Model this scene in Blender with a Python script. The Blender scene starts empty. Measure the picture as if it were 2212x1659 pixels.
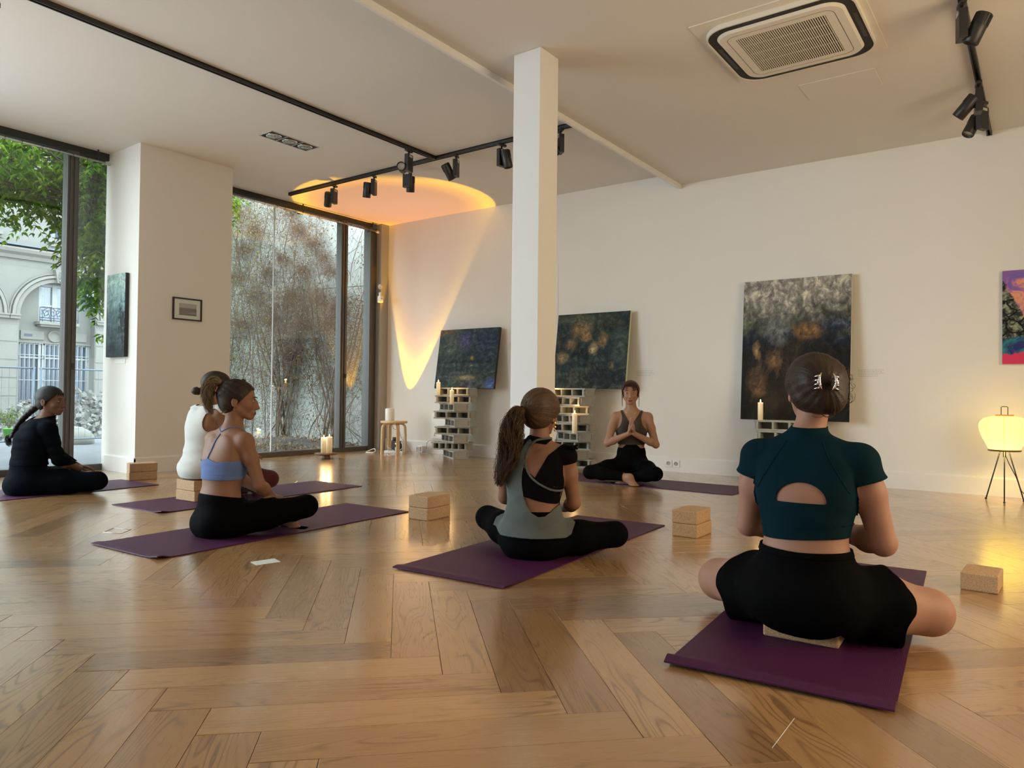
import bpy, bmesh, math, random
import numpy as np
from mathutils import Vector, Matrix, noise as mnoise
C = bpy.context.scene.collection
PI = math.pi
rng = np.random.default_rng(7)
random.seed(7)

# ------------------------------------------------------------------ camera
IW, IH, FPX, CAMH = 2212, 1659, 1570.0, 0.80
CX, CY, HOR, ROLL = IW / 2, IH / 2, 853.0, 0.0112
_d1 = np.array([0, HOR - CY, FPX]); _d2 = np.array([1000, HOR - CY + ROLL * 1000, FPX])
_n = np.cross(_d2, _d1); _n /= np.linalg.norm(_n)
if _n[1] > 0: _n = -_n
_yw = np.array([1150.0, HOR - CY + ROLL * 1150, FPX]); _yw -= _n * (_yw @ _n); _yw /= np.linalg.norm(_yw)
_xw = np.cross(_yw, _n)
RW = np.array([_xw, _yw, _n])            # rows: world axes in camera space (right, down, forward)
CAM = np.array([0, 0, CAMH])
def ray(px, py): return RW @ np.array([px - CX, py - CY, FPX])
def on_z(px, py, z=0.0): r = ray(px, py); return CAM + r * ((z - CAMH) / r[2])
def on_x(px, py, x): r = ray(px, py); return CAM + r * (x / r[0])
def on_y(px, py, y): r = ray(px, py); return CAM + r * (y / r[1])
def project(P):
    v = (np.asarray(P, float) - CAM) @ RW
    return CX + FPX * v[..., 0] / v[..., 2], CY + FPX * v[..., 1] / v[..., 2], v[..., 2]

cd = bpy.data.cameras.new('camera'); cam = bpy.data.objects.new('camera', cd); C.objects.link(cam)
cd.sensor_fit = 'HORIZONTAL'; cd.sensor_width = 36; cd.lens = 36 * FPX / IW; cd.clip_start = 0.05; cd.clip_end = 200
right, down, fwd = RW[:, 0], RW[:, 1], RW[:, 2]
M = Matrix.Identity(4)
for i in range(3):
    M[i][0], M[i][1], M[i][2], M[i][3] = right[i], -down[i], -fwd[i], CAM[i]
cam.matrix_world = M
bpy.context.scene.camera = cam
vs = bpy.context.scene.view_settings
vs.view_transform = 'Standard'; vs.look = 'None'; vs.gamma = 1.0; vs.use_curve_mapping = False
vs.exposure = 0.60

# ------------------------------------------------------------------ sky: even white overcast
world = bpy.data.worlds.new('overcast_sky'); bpy.context.scene.world = world; world.use_nodes = True
wn = world.node_tree; bg = wn.nodes['Background']
bg.inputs[0].default_value = (0.80, 0.93, 1.0, 1); bg.inputs[1].default_value = 5.3

def area_light(name, loc, target, sx, sy, power, col):
    l = bpy.data.lights.new(name, 'AREA'); l.shape = 'RECTANGLE'; l.size = sx; l.size_y = sy; l.energy = power; l.color = col
    o = bpy.data.objects.new(name, l); C.objects.link(o); o.location = loc
    o.rotation_euler = (Vector(target) - Vector(loc)).to_track_quat('-Z', 'Y').to_euler()
    return o
# added area light boosting daylight from the unseen glazing beside and behind the camera
area_light('side_daylight_fill', (-7.55, -0.9, 1.7), (0, -0.9, 1.7), 4.6, 2.8, 150, (0.78, 0.92, 1.0))
area_light('shop_lamp_right', (2.05, 3.2, 1.5), (-3, 3.6, 1.4), 2.6, 1.6, 60, (1.0, 0.78, 0.48))  # added warm fill, standing in for unseen lamps on the right

# ------------------------------------------------------------------ tags and materials
def tag(o, label=None, cat=None, group=None, kind=None):
    if label: o['label'] = label
    if cat: o['category'] = cat
    if group: o['group'] = group
    if kind: o['kind'] = kind
    return o
def empty(name, loc=(0, 0, 0), rz=0.0):
    o = bpy.data.objects.new(name, None); C.objects.link(o); o.location = loc; o.rotation_euler = (0, 0, rz); o.empty_display_size = 0.1
    return o
def copy_tree(o, parent=None):
    c = o.copy(); C.objects.link(c)
    if parent is not None: c.parent = parent
    for ch in list(o.children): copy_tree(ch, c)
    return c

class NT:
    def __init__(s, name):
        s.m = bpy.data.materials.new(name); s.m.use_nodes = True; s.t = s.m.node_tree; s.t.nodes.clear()
        s.out = s.n('ShaderNodeOutputMaterial')
    def n(s, ty, **kw):
        nd = s.t.nodes.new(ty)
        for k, v in kw.items():
            if k.startswith('_'): setattr(nd, k[1:], v)
        return nd
    def l(s, a, b): s.t.links.new(a, b)
    def setin(s, nd, key, v):
        if v is None: return
        if hasattr(v, 'is_output') or isinstance(v, bpy.types.NodeSocket): s.l(v, nd.inputs[key])
        else:
            nd.inputs[key].default_value = v
    def coord(s, which='Object', scale=(1, 1, 1), rot=(0, 0, 0), loc=(0, 0, 0)):
        tc = s.n('ShaderNodeTexCoord'); mp = s.n('ShaderNodeMapping'); s.l(tc.outputs[which], mp.inputs[0])
        mp.inputs['Scale'].default_value = scale; mp.inputs['Rotation'].default_value = rot; mp.inputs['Location'].default_value = loc
        return mp.outputs[0]
    def noise(s, vec=None, scale=5, detail=3, rough=0.5, dist=0.0, col=False):
        nd = s.n('ShaderNodeTexNoise')
        if vec is not None: s.l(vec, nd.inputs['Vector'])
        s.setin(nd, 'Scale', scale); s.setin(nd, 'Detail', detail); s.setin(nd, 'Roughness', rough); s.setin(nd, 'Distortion', dist)
        return nd.outputs['Color' if col else 'Fac']
    def math(s, op, a, b=None, c=None):
        nd = s.n('ShaderNodeMath'); nd.operation = op
        for i, v in enumerate((a, b, c)):
            if v is not None: s.setin(nd, i, v)
        return nd.outputs[0]
    def mix(s, fac, a, b, mode='MIX'):
        nd = s.n('ShaderNodeMix'); nd.data_type = 'RGBA'; nd.blend_type = mode
        s.setin(nd, 0, fac); s.setin(nd, 6, c4(a)); s.setin(nd, 7, c4(b)); return nd.outputs[2]
    def ramp(s, fac, stops, interp='LINEAR'):
        nd = s.n('ShaderNodeValToRGB'); s.l(fac, nd.inputs[0]); r = nd.color_ramp; r.interpolation = interp
        while len(r.elements) > 1: r.elements.remove(r.elements[-1])
        r.elements[0].position = stops[0][0]; r.elements[0].color = c4(stops[0][1])
        for p, c in stops[1:]:
            e = r.elements.new(p); e.color = c4(c)
        return nd.outputs[0]
    def bump(s, h, strength=0.2, dist=0.01):
        nd = s.n('ShaderNodeBump'); s.l(h, nd.inputs['Height']); nd.inputs['Strength'].default_value = strength; nd.inputs['Distance'].default_value = dist
        return nd.outputs[0]
    def pbr(s, col=(.8, .8, .8), rough=0.5, metal=0.0, normal=None, coat=None, spec=None, sss=None, emis=None, estr=None, alpha=None, sheen=None, trans=None):
        p = s.n('ShaderNodeBsdfPrincipled')
        s.setin(p, 'Base Color', c4(col)); s.setin(p, 'Roughness', rough); s.setin(p, 'Metallic', metal)
        if normal is not None: s.l(normal, p.inputs['Normal'])
        if coat: s.setin(p, 'Coat Weight', coat[0]); s.setin(p, 'Coat Roughness', coat[1])
        if spec is not None: s.setin(p, 'Specular IOR Level', spec)
        if sss: s.setin(p, 'Subsurface Weight', sss[0]); p.inputs['Subsurface Radius'].default_value = (1, .35, .2); s.setin(p, 'Subsurface Scale', sss[1])
        if emis is not None: s.setin(p, 'Emission Color', c4(emis)); s.setin(p, 'Emission Strength', estr)
        if sheen: s.setin(p, 'Sheen Weight', sheen)
        s.l(p.outputs[0], s.out.inputs[0]); return s.m
def c4(c):
    if isinstance(c, (tuple, list)): return tuple(c) + (1,) if len(c) == 3 else tuple(c)
    return c
def srgb(r, g, b):
    f = lambda v: ((v / 255 + 0.055) / 1.055) ** 2.4 if v > 10 else v / 255 / 12.92
    return (f(r), f(g), f(b))
def simple(name, col, rough=0.5, metal=0.0, vary=0.06, nscale=8, bump=0.0, bscale=60, **kw):
    t = NT(name); v = t.coord('Object')
    f = t.noise(v, nscale, 4, 0.6)
    c = t.mix(f, tuple(x * (1 - vary) for x in col), tuple(min(1, x * (1 + vary)) for x in col))
    nrm = t.bump(t.noise(v, bscale, 3), bump, 0.004) if bump else None
    return t.pbr(c, rough, metal, nrm, **kw)

MT = {}
def plaster():
    t = NT('white_plaster'); v = t.coord('Object')
    c = t.mix(t.noise(v, 0.9, 3), (.72, .69, .645), (.77, .745, .70))
    b = t.bump(t.noise(v, 90, 4, 0.6), 0.12, 0.002)
    return t.pbr(c, 0.75, normal=b)
MT['wall'] = plaster()
MT['ceil'] = simple('ceiling_paint', (.70, .665, .615), 0.85, vary=.03, nscale=1.2, bump=.05)
MT['column'] = simple('column_paint', (.73, .715, .69), 0.7, vary=.02, bump=.06)
MT['base'] = simple('baseboard_paint', (.77, .75, .72), 0.45, vary=.02)
MT['black'] = simple('black_metal', (.018, .017, .017), 0.42, vary=.2)
MT['blackm'] = simple('black_matt', (.02, .018, .017), 0.7)
MT['frame'] = simple('grey_brown_aluminium', (.085, .080, .075), 0.35, 0.35, vary=.08)
MT['jamb'] = simple('jamb_panel', (.30, .29, .27), 0.5, 0.0, vary=.04)
MT['white'] = simple('white_plastic', (.78, .77, .74), 0.4, vary=.02)
MT['cream'] = simple('cream_plastic', (.72, .68, .59), 0.45, vary=.02)
MT['chrome'] = simple('chrome', (.8, .8, .8), 0.12, 1.0)
MT['rod'] = simple('brushed_steel', (.72, .70, .67), 0.28, 1.0)
MT['grey'] = simple('grey_plastic', (.45, .45, .44), 0.4)
MT['gold'] = simple('gold', (.95, .62, .22), 0.2, 1.0)
MT['orange'] = simple('orange_wood', (.55, .17, .05), 0.5)
MT['glass'] = None
def glass(name, tint=(0.94, 0.985, 0.97), ior=1.5):
    t = NT(name); tr = t.n('ShaderNodeBsdfTransparent'); tr.inputs[0].default_value = c4(tint)
    gl = t.n('ShaderNodeBsdfGlossy'); gl.inputs['Roughness'].default_value = 0.0; gl.inputs[0].default_value = (1, 1, 1, 1)
    fr = t.n('ShaderNodeFresnel'); ge = t.n('ShaderNodeNewGeometry')
    t.l(t.math('ADD', t.math('MULTIPLY', ge.outputs['Backfacing'], 1 / ior - ior), ior), fr.inputs[0])
    mx = t.n('ShaderNodeMixShader'); f2 = t.math('MULTIPLY', fr.outputs[0], 1.15)
    t.l(f2, mx.inputs[0]); t.l(tr.outputs[0], mx.inputs[1]); t.l(gl.outputs[0], mx.inputs[2]); t.l(mx.outputs[0], t.out.inputs[0])
    return t.m
MT['glass'] = glass('window_glass', (0.97, 0.985, 0.975))
def oak():
    t = NT('oiled_oak')
    uv = t.n('ShaderNodeUVMap'); uv.uv_map = 'UVMap'
    oi = t.n('ShaderNodeObjectInfo'); at = t.n('ShaderNodeAttribute'); at.attribute_name = 'rv'
    r = t.math('FRACT', t.math('ADD', oi.outputs['Random'], at.outputs['Fac']))
    cb = t.n('ShaderNodeCombineXYZ'); t.l(t.math('MULTIPLY', r, 37.0), cb.inputs[0]); t.l(t.math('MULTIPLY', r, 91.0), cb.inputs[1])
    ad = t.n('ShaderNodeVectorMath'); ad.operation = 'ADD'; t.l(uv.outputs[0], ad.inputs[0]); t.l(cb.outputs[0], ad.inputs[1])
    mp = t.n('ShaderNodeMapping'); t.l(ad.outputs[0], mp.inputs[0]); mp.inputs['Scale'].default_value = (1.1, 7.5, 1)
    # cathedral rings: contour lines of a stretched noise field
    fld = t.noise(mp.outputs[0], 1.25, 1.5, 0.45, 0.25)
    rings = t.math('SINE', t.math('MULTIPLY', fld, 95.0))
    rmask = t.math('POWER', t.math('ADD', t.math('MULTIPLY', rings, 0.5), 0.5), 5.0)
    gate = t.ramp(t.noise(mp.outputs[0], 0.8, 2), [(0.42, (0, 0, 0)), (0.56, (1, 1, 1))])
    rmask = t.math('MULTIPLY', rmask, gate)
    mp2 = t.n('ShaderNodeMapping'); t.l(ad.outputs[0], mp2.inputs[0]); mp2.inputs['Scale'].default_value = (4, 130, 1)
    fine = t.noise(mp2.outputs[0], 1.0, 4, 0.65)
    tone = t.ramp(r, [(0, (.29, .155, .060)), (0.25, (.45, .255, .105)), (0.6, (.51, .295, .124)), (0.85, (.39, .210, .082)), (1, (.56, .335, .148))])
    c = t.mix(t.math('MULTIPLY', fine, 0.42), tone, (.21, .105, .040))
    c = t.mix(t.math('MULTIPLY', rmask, 0.62), c, (.11, .048, .018))
    b = t.bump(t.math('ADD', t.math('MULTIPLY', fine, 0.5), t.math('MULTIPLY', rmask, -0.6)), 0.07, 0.001)
    lo = t.noise(t.coord('Object', (2.2, 2.2, 2.2)), 1.0, 3)
    rough = t.math('ADD', 0.21, t.math('MULTIPLY', fine, 0.16))
    return t.pbr(c, rough, 0, b, coat=(1.0, 0.18), spec=0.5)
MT['oak'] = oak()
MT['gap'] = simple('dark_joint', (.05, .028, .014), 0.8)
def mat_mat():
    t = NT('purple_mat_foam'); v = t.coord('Object')
    w = t.n('ShaderNodeTexWave'); w.wave_type = 'BANDS'; w.bands_direction = 'X'; t.l(v, w.inputs[0]); w.inputs['Scale'].default_value = 55.0; w.inputs['Distortion'].default_value = 0.3
    w2 = t.n('ShaderNodeTexWave'); w2.wave_type = 'BANDS'; w2.bands_direction = 'Y'; t.l(v, w2.inputs[0]); w2.inputs['Scale'].default_value = 55.0
    h = t.math('MULTIPLY', w.outputs['Fac'], w2.outputs['Fac'])
    c = t.mix(t.noise(v, 3, 3), (.046, .005, .036), (.064, .008, .052))
    return t.pbr(c, 0.52, 0, t.bump(h, 0.35, 0.0012), spec=0.35)
MT['mat'] = mat_mat()
def cork():
    t = NT('cork'); v = t.coord('Object')
    c = t.ramp(t.noise(v, 220, 4, 0.7), [(0.3, (.22, .12, .055)), (0.5, (.46, .29, .155)), (0.7, (.56, .38, .22))])
    return t.pbr(c, 0.8, 0, t.bump(t.noise(v, 150, 3), 0.2, 0.002))
MT['cork'] = cork()
def concrete(name='concrete_block', a=(.30, .29, .25), b=(.47, .455, .40)):
    t = NT(name); v = t.coord('Object')
    c = t.mix(t.noise(v, 14, 6, 0.7), a, b); n2 = t.noise(v, 160, 3, 0.7)
    c = t.mix(t.ramp(n2, [(0.55, (0, 0, 0)), (0.75, (1, 1, 1))]), c, tuple(x * .6 for x in a))
    return t.pbr(c, 0.9, 0, t.bump(n2, 0.5, 0.003))
MT['block'] = concrete()
def wax():
    t = NT('candle_wax'); v = t.coord('Object')
    c = t.mix(t.noise(v, 30, 2), (.86, .80, .62), (.90, .86, .70))
    return t.pbr(c, 0.45, sss=(0.6, 0.02), emis=(1, .62, .18), estr=0.10)
MT['wax'] = wax()
def emit(name, col, s):
    t = NT(name); e = t.n('ShaderNodeEmission'); e.inputs[0].default_value = c4(col); e.inputs[1].default_value = s; t.l(e.outputs[0], t.out.inputs[0]); return t.m
MT['flame'] = emit('flame', (1.0, .62, .12), 14.0)
def birch():
    t = NT('birch_wood'); v = t.coord('Object', (1, 1, 1)); 
    c = t.mix(t.noise(t.coord('Object', (60, 60, 4)), 1, 4), (.52, .36, .20), (.66, .49, .31))
    return t.pbr(c, 0.4)
MT['birch'] = birch()
MT['walnut'] = simple('dark_turned_wood', (.16, .075, .035), 0.35, vary=.3, nscale=25)
def skin(name, col):
    t = NT(name); v = t.coord('Object')
    c = t.mix(t.noise(v, 7, 3), tuple(x * .90 for x in col), tuple(min(1, x * 1.08) for x in col))
    c = t.mix(t.math('MULTIPLY', t.noise(v, 55, 2), 0.18), c, (col[0] * .9, col[1] * .62, col[2] * .55))
    return t.pbr(c, 0.56, sss=(0.10, 0.012), normal=t.bump(t.noise(v, 320, 2), 0.06, 0.001), spec=0.3)
def hairmat(name, a, b):
    t = NT(name); at = t.n('ShaderNodeAttribute'); at.attribute_name = 'rv'
    v = t.coord('Object', (180, 180, 22)); f = t.noise(v, 1.0, 3, 0.6)
    f = t.math('ADD', t.math('MULTIPLY', f, 0.6), t.math('MULTIPLY', at.outputs['Fac'], 0.5))
    return t.pbr(t.mix(f, a, b), 0.52, 0, t.bump(f, 0.3, 0.002), spec=0.28)
def fabric(name, col, rough=0.8, vary=.08, heather=0.0, sheen=.15):
    t = NT(name); v = t.coord('Object')
    c = t.mix(t.noise(v, 9, 3), tuple(x * (1 - vary) for x in col), tuple(x * (1 + vary) for x in col))
    if heather: c = t.mix(t.math('MULTIPLY', t.noise(v, 420, 2, .8), heather), c, tuple(min(1, x * 1.9) for x in col))
    return t.pbr(c, rough, 0, t.bump(t.noise(v, 600, 2), 0.15, 0.0008), sheen=sheen, spec=0.04)

# ------------------------------------------------------------------ mesh helpers
class MB:
    """collects shapes, then links them as ONE mesh object"""
    def __init__(s): s.v = []; s.f = []; s.mi = []; s.smooth = []
    def add(s, V, F, sm=False, mi=0, T=None):
        b = len(s.v)
        for p in V:
            p = Vector(p)
            if T is not None: p = T @ p
            s.v.append(tuple(p))
        for f in F: s.f.append(tuple(i + b for i in f)); s.smooth.append(sm); s.mi.append(mi)
        return s
    def box(s, x0, x1, y0, y1, z0, z1, bev=0.0, T=None, mi=0):
        if bev <= 0:
            V = [(x0, y0, z0), (x1, y0, z0), (x1, y1, z0), (x0, y1, z0), (x0, y0, z1), (x1, y0, z1), (x1, y1, z1), (x0, y1, z1)]
            F = [(0, 3, 2, 1), (4, 5, 6, 7), (0, 1, 5, 4), (1, 2, 6, 5), (2, 3, 7, 6), (3, 0, 4, 7)]
            return s.add(V, F, T=T, mi=mi)
        bm = bmesh.new(); bmesh.ops.create_cube(bm, size=1.0)
        for v in bm.verts: v.co = Vector(((x0 + x1) / 2 + v.co.x * (x1 - x0), (y0 + y1) / 2 + v.co.y * (y1 - y0), (z0 + z1) / 2 + v.co.z * (z1 - z0)))
        bmesh.ops.bevel(bm, geom=bm.edges[:], offset=bev, segments=2, profile=0.5, affect='EDGES')
        V = [v.co.copy() for v in bm.verts]; bm.verts.index_update(); F = [[v.index for v in f.verts] for f in bm.faces]; bm.free()
        return s.add(V, F, T=T, mi=mi)
    def lathe(s, prof, seg=24, T=None, mi=0, sm=True, cap=True):
        V = []; F = []; n = len(prof)
        for r, z in prof:
            for k in range(seg): a = 2 * PI * k / seg; V.append((r * math.cos(a), r * math.sin(a), z))
        for i in range(n - 1):
            for k in range(seg): k2 = (k + 1) % seg; F.append((i * seg + k, i * seg + k2, (i + 1) * seg + k2, (i + 1) * seg + k))
        if cap:
            if prof[0][0] > 1e-6: F.append(tuple(reversed(range(seg))))
            if prof[-1][0] > 1e-6: F.append(tuple((n - 1) * seg + k for k in range(seg)))
        return s.add(V, F, sm, mi, T)
    def tube(s, pts, rad, seg=8, mi=0, closed=False, T=None, sm=True):
        P = [Vector(p) for p in pts]; n = len(P)
        R = rad if isinstance(rad, (list, tuple)) else [rad] * n
        V = []; F = []; up = None
        for i in range(n):
            if closed: d = P[(i + 1) % n] - P[i - 1]
            else: d = P[min(i + 1, n - 1)] - P[max(i - 1, 0)]
            d.normalize()
            if up is None: up = Vector((0, 0, 1)) if abs(d.z) < 0.9 else Vector((1, 0, 0))
            a = d.cross(up); a.normalize(); b = a.cross(d); b.normalize(); up = b
            for k in range(seg):
                t = 2 * PI * k / seg; V.append(P[i] + (a * math.cos(t) + b * math.sin(t)) * R[i])
        m = n if closed else n - 1
        for i in range(m):
            j = (i + 1) % n
            for k in range(seg): k2 = (k + 1) % seg; F.append((i * seg + k, j * seg + k, j * seg + k2, i * seg + k2))
        if not closed: F.append(tuple(range(seg))); F.append(tuple((n - 1) * seg + k for k in reversed(range(seg))))
        return s.add(V, F, sm, mi, T)
    def prism(s, poly, h0, h1, axis='z', T=None, mi=0):
        n = len(poly)
        mk = {'z': lambda a, b, h: (a, b, h), 'y': lambda a, b, h: (a, h, b), 'x': lambda a, b, h: (h, a, b)}[axis]
        V = [mk(a, b, h0) for a, b in poly] + [mk(a, b, h1) for a, b in poly]
        F = [tuple(reversed(range(n))), tuple(range(n, 2 * n))] + [(i, (i + 1) % n, n + (i + 1) % n, n + i) for i in range(n)]
        return s.add(V, F, T=T, mi=mi)
    def sphere(s, c, r, seg=16, T=None, mi=0):
        rx, ry, rz = r if isinstance(r, (tuple, list)) else (r, r, r)
        m = max(6, seg // 2); V = [(c[0], c[1], c[2] - rz)]; F = []
        for i in range(1, m):
            a = -PI / 2 + PI * i / m
            for k in range(seg): t = 2 * PI * k / seg; V.append((c[0] + rx * math.cos(a) * math.cos(t), c[1] + ry * math.cos(a) * math.sin(t), c[2] + rz * math.sin(a)))
        V.append((c[0], c[1], c[2] + rz)); top = len(V) - 1
        for k in range(seg):
            k2 = (k + 1) % seg; F.append((0, 1 + k2, 1 + k)); F.append((top, top - seg + k, top - seg + k2))
            for i in range(m - 2): F.append((1 + i * seg + k, 1 + i * seg + k2, 1 + (i + 1) * seg + k2, 1 + (i + 1) * seg + k))
        return s.add(V, F, True, mi, T)
    def build(s, name, mats, parent=None, loc=None, rot=None):
        me = bpy.data.meshes.new(name); me.from_pydata(s.v, [], s.f)
        if not isinstance(mats, (list, tuple)): mats = [mats]
        for m in mats: me.materials.append(m)
        me.polygons.foreach_set('use_smooth', s.smooth); me.polygons.foreach_set('material_index', s.mi); me.update()
        bm = bmesh.new(); bm.from_mesh(me); bmesh.ops.recalc_face_normals(bm, faces=bm.faces[:]); bm.to_mesh(me); bm.free()
        o = bpy.data.objects.new(name, me); C.objects.link(o)
        if parent is not None: o.parent = parent
        if loc is not None: o.location = loc
        if rot is not None: o.rotation_euler = rot
        return o
def np_mesh(name, V, F, mat, parent=None, smooth=True, rv=None):
    """V (n,3), F (m,3|4) arrays"""
    me = bpy.data.meshes.new(name); V = np.asarray(V, np.float32); F = np.asarray(F, np.int32); k = F.shape[1]
    me.vertices.add(len(V)); me.vertices.foreach_set('co', V.ravel())
    me.loops.add(F.size); me.loops.foreach_set('vertex_index', F.ravel())
    me.polygons.add(len(F)); me.polygons.foreach_set('loop_start', np.arange(0, F.size, k, dtype=np.int32))
    me.polygons.foreach_set('loop_total', np.full(len(F), k, dtype=np.int32))
    if smooth: me.polygons.foreach_set('use_smooth', np.ones(len(F), bool))
    me.update(calc_edges=True); me.validate()
    me.materials.append(mat)
    if rv is not None:
        a = me.attributes.new('rv', 'FLOAT', 'POINT'); a.data.foreach_set('value', np.asarray(rv, np.float32))
    o = bpy.data.objects.new(name, me); C.objects.link(o)
    if parent is not None: o.parent = parent
    return o
def solid(o, t, off=-1):
    m = o.modifiers.new('solid', 'SOLIDIFY'); m.thickness = t; m.offset = off; return o
def Tr(x=0, y=0, z=0, rx=0, ry=0, rz=0):
    return Matrix.Translation((x, y, z)) @ Matrix.Rotation(rz, 4, 'Z') @ Matrix.Rotation(ry, 4, 'Y') @ Matrix.Rotation(rx, 4, 'X')
def strands(paths, r0, r1, sides=3, rvs=None):
    """paths (n, m, 3) -> tapered tubes as arrays"""
    P = np.asarray(paths, float); n, m, _ = P.shape
    D = np.gradient(P, axis=1); D /= np.linalg.norm(D, axis=2, keepdims=True) + 1e-9
    up = np.where(np.abs(D[..., 2:3]) < 0.9, np.array([0, 0, 1.0]), np.array([1.0, 0, 0]))
    A = np.cross(D, up); A /= np.linalg.norm(A, axis=2, keepdims=True) + 1e-9; B = np.cross(A, D)
    r0 = np.broadcast_to(np.asarray(r0, float), (n,)); r1 = np.broadcast_to(np.asarray(r1, float), (n,))
    t = np.linspace(0, 1, m); R = r0[:, None] + (r1 - r0)[:, None] * t[None] ** 1.5
    V = np.stack([P + (A * math.cos(2 * PI * k / sides) + B * math.sin(2 * PI * k / sides)) * R[..., None] for k in range(sides)], axis=2)
    idx = np.arange(n * m * sides).reshape(n, m, sides)
    F = []
    for k in range(sides):
        k2 = (k + 1) % sides
        F.append(np.stack([idx[:, :-1, k], idx[:, 1:, k], idx[:, 1:, k2], idx[:, :-1, k2]], -1).reshape(-1, 4))
    rv = np.repeat(rng.random(n) if rvs is None else rvs, m * sides)
    return V.reshape(-1, 3), np.concatenate(F), rv
# ================================================================== ROOM
X0, X1, Y0, Y1 = -7.56, 2.2, -3.6, 7.304     # inner faces; the glazing stands at x = -7.71
XG, ZL, ZR, XS = -7.71, 3.20, 3.07, -3.14
# ---- floor: herringbone oak, every plank a piece
floor = MB().box(XG - .12, X1 + .1, Y0 - .1, Y1 + .1, -0.06, -0.012).build('floor', MT['gap']); tag(floor, kind='structure')
PWID, PLEN, U0, V0 = 0.148, 0.888, 0.28, 1.942
def clip_poly(poly, a, b, c):                 # keep a*x+b*y <= c
    out = []
    for i in range(len(poly)):
        p, q = poly[i], poly[(i + 1) % len(poly)]; dp, dq = a * p[0] + b * p[1] - c, a * q[0] + b * q[1] - c
        if dp <= 0: out.append(p)
        if dp * dq < 0: t = dp / (dp - dq); out.append((p[0] + (q[0] - p[0]) * t, p[1] + (q[1] - p[1]) * t))
    return out
planks = []
s2 = math.sqrt(.5)
for zz in range(-12, 13):
    for k in range(-80, 81):
        for kind in (0, 1):
            uo, vo = U0 + zz * PLEN + k * PWID, V0 + zz * PLEN - k * PWID
            if kind == 0: r = (uo - PLEN, uo, vo, vo + PWID)
            else: r = (uo, uo + PWID, vo, vo + PLEN)
            cu, cv = (r[0] + r[1]) / 2, (r[2] + r[3]) / 2
            x, y = (cu - cv) * s2, (cu + cv) * s2
            if not (XG - .5 < x < X1 + .5 and Y0 - .5 < y < Y1 + .5): continue
            g = 0.0006
            poly = [((u - v) * s2, (u + v) * s2) for u, v in ((r[0] + g, r[2] + g), (r[1] - g, r[2] + g), (r[1] - g, r[3] - g), (r[0] + g, r[3] - g))]
            full = all(XG < p[0] < X1 and Y0 < p[1] < Y1 for p in poly)
            if not full:
                for a, b, c in ((1, 0, X1), (-1, 0, -(XG)), (0, 1, Y1), (0, -1, -Y0)): poly = clip_poly(poly, a, b, c) if poly else poly
            if len(poly) < 3: continue
            px, py, dd = project(np.array([[p[0], p[1], 0] for p in poly]))
            area = 0
            if (dd > .15).all():
                qx, qy = np.clip(px, 0, IW), np.clip(py, 0, IH)
                area = abs(np.dot(qx, np.roll(qy, 1)) - np.dot(qy, np.roll(qx, 1))) / 2
            planks.append((area, kind, x, y, poly, full))
def plank_geom(poly, cx, cy, ang, mb, uvs, rvl, rv):
    n = len(poly); c0, s0 = math.cos(-ang), math.sin(-ang); e = 0.0011
    P = [Vector((p[0], p[1])) for p in poly]; mid = sum(P, Vector((0, 0))) / n
    ins = [p + (mid - p).normalized() * e * 1.4 for p in P]
    V = [(p.x, p.y, -0.012) for p in P] + [(p.x, p.y, -0.0009) for p in P] + [(p.x, p.y, 0.0) for p in ins]
    F = [tuple(range(2 * n, 3 * n))]
    for i in range(n):
        j = (i + 1) % n; F.append((i, j, n + j, n + i)); F.append((n + i, n + j, 2 * n + j, 2 * n + i))
    b = len(mb.v); mb.add(V, F)
    for f in F:
        for i in f:
            x, y = V[i][0] - cx, V[i][1] - cy; uvs.append((x * c0 - y * s0 + .5, x * s0 + y * c0 + .1)); rvl.append(rv)
def finish_planks(mb, uvs, rvl, name, parent):
    o = mb.build(name, MT['oak'], parent)
    me = o.data; uv = me.uv_layers.new(name='UVMap')
    # recalc_face_normals may reverse loops: recompute the uv from the stored vertex lookup
    return o, me, uv
def plank_obj(poly, kind, x, y, local=True):
    ang = PI / 4 if kind == 0 else 3 * PI / 4
    V = [((p[0] - x), (p[1] - y)) for p in poly]
    c0, s0 = math.cos(-ang), math.sin(-ang)
    L = [(a * c0 - b * s0, a * s0 + b * c0) for a, b in V]
    if sum(L[i][0] * L[(i + 1) % len(L)][1] - L[(i + 1) % len(L)][0] * L[i][1] for i in range(len(L))) < 0: L.reverse()
    return L, ang
def local_plank(L):
    n = len(L); P = [Vector(p) for p in L]; mid = sum(P, Vector((0, 0))) / n; ins = [p + (mid - p).normalized() * 0.0016 for p in P]
    V = [(p.x, p.y, -0.012) for p in P] + [(p.x, p.y, -0.0009) for p in P] + [(p.x, p.y, 0.0) for p in ins]
    F = [tuple(range(2 * n, 3 * n))]
    for i in range(n): j = (i + 1) % n; F += [(i, j, n + j, n + i), (n + i, n + j, 2 * n + j, 2 * n + i)]
    return V, F
def plank_mesh(L, name='plank'):
    V, F = local_plank(L); me = bpy.data.meshes.new(name); me.from_pydata(V, [], F)
    uv = me.uv_layers.new(name='UVMap')
    for lp in me.loops: v = V[lp.vertex_index]; uv.data[lp.index].uv = (v[0] + .5, v[1] + .1)
    me.materials.append(MT['oak']); me.update(); return me
planks.sort(key=lambda p: -p[0])
hx, hy = PLEN / 2 - .0006, PWID / 2 - .0006
shared = plank_mesh([(-hx, -hy), (hx, -hy), (hx, hy), (-hx, hy)])
bigs = planks[:300]; rest = planks[300:]
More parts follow.
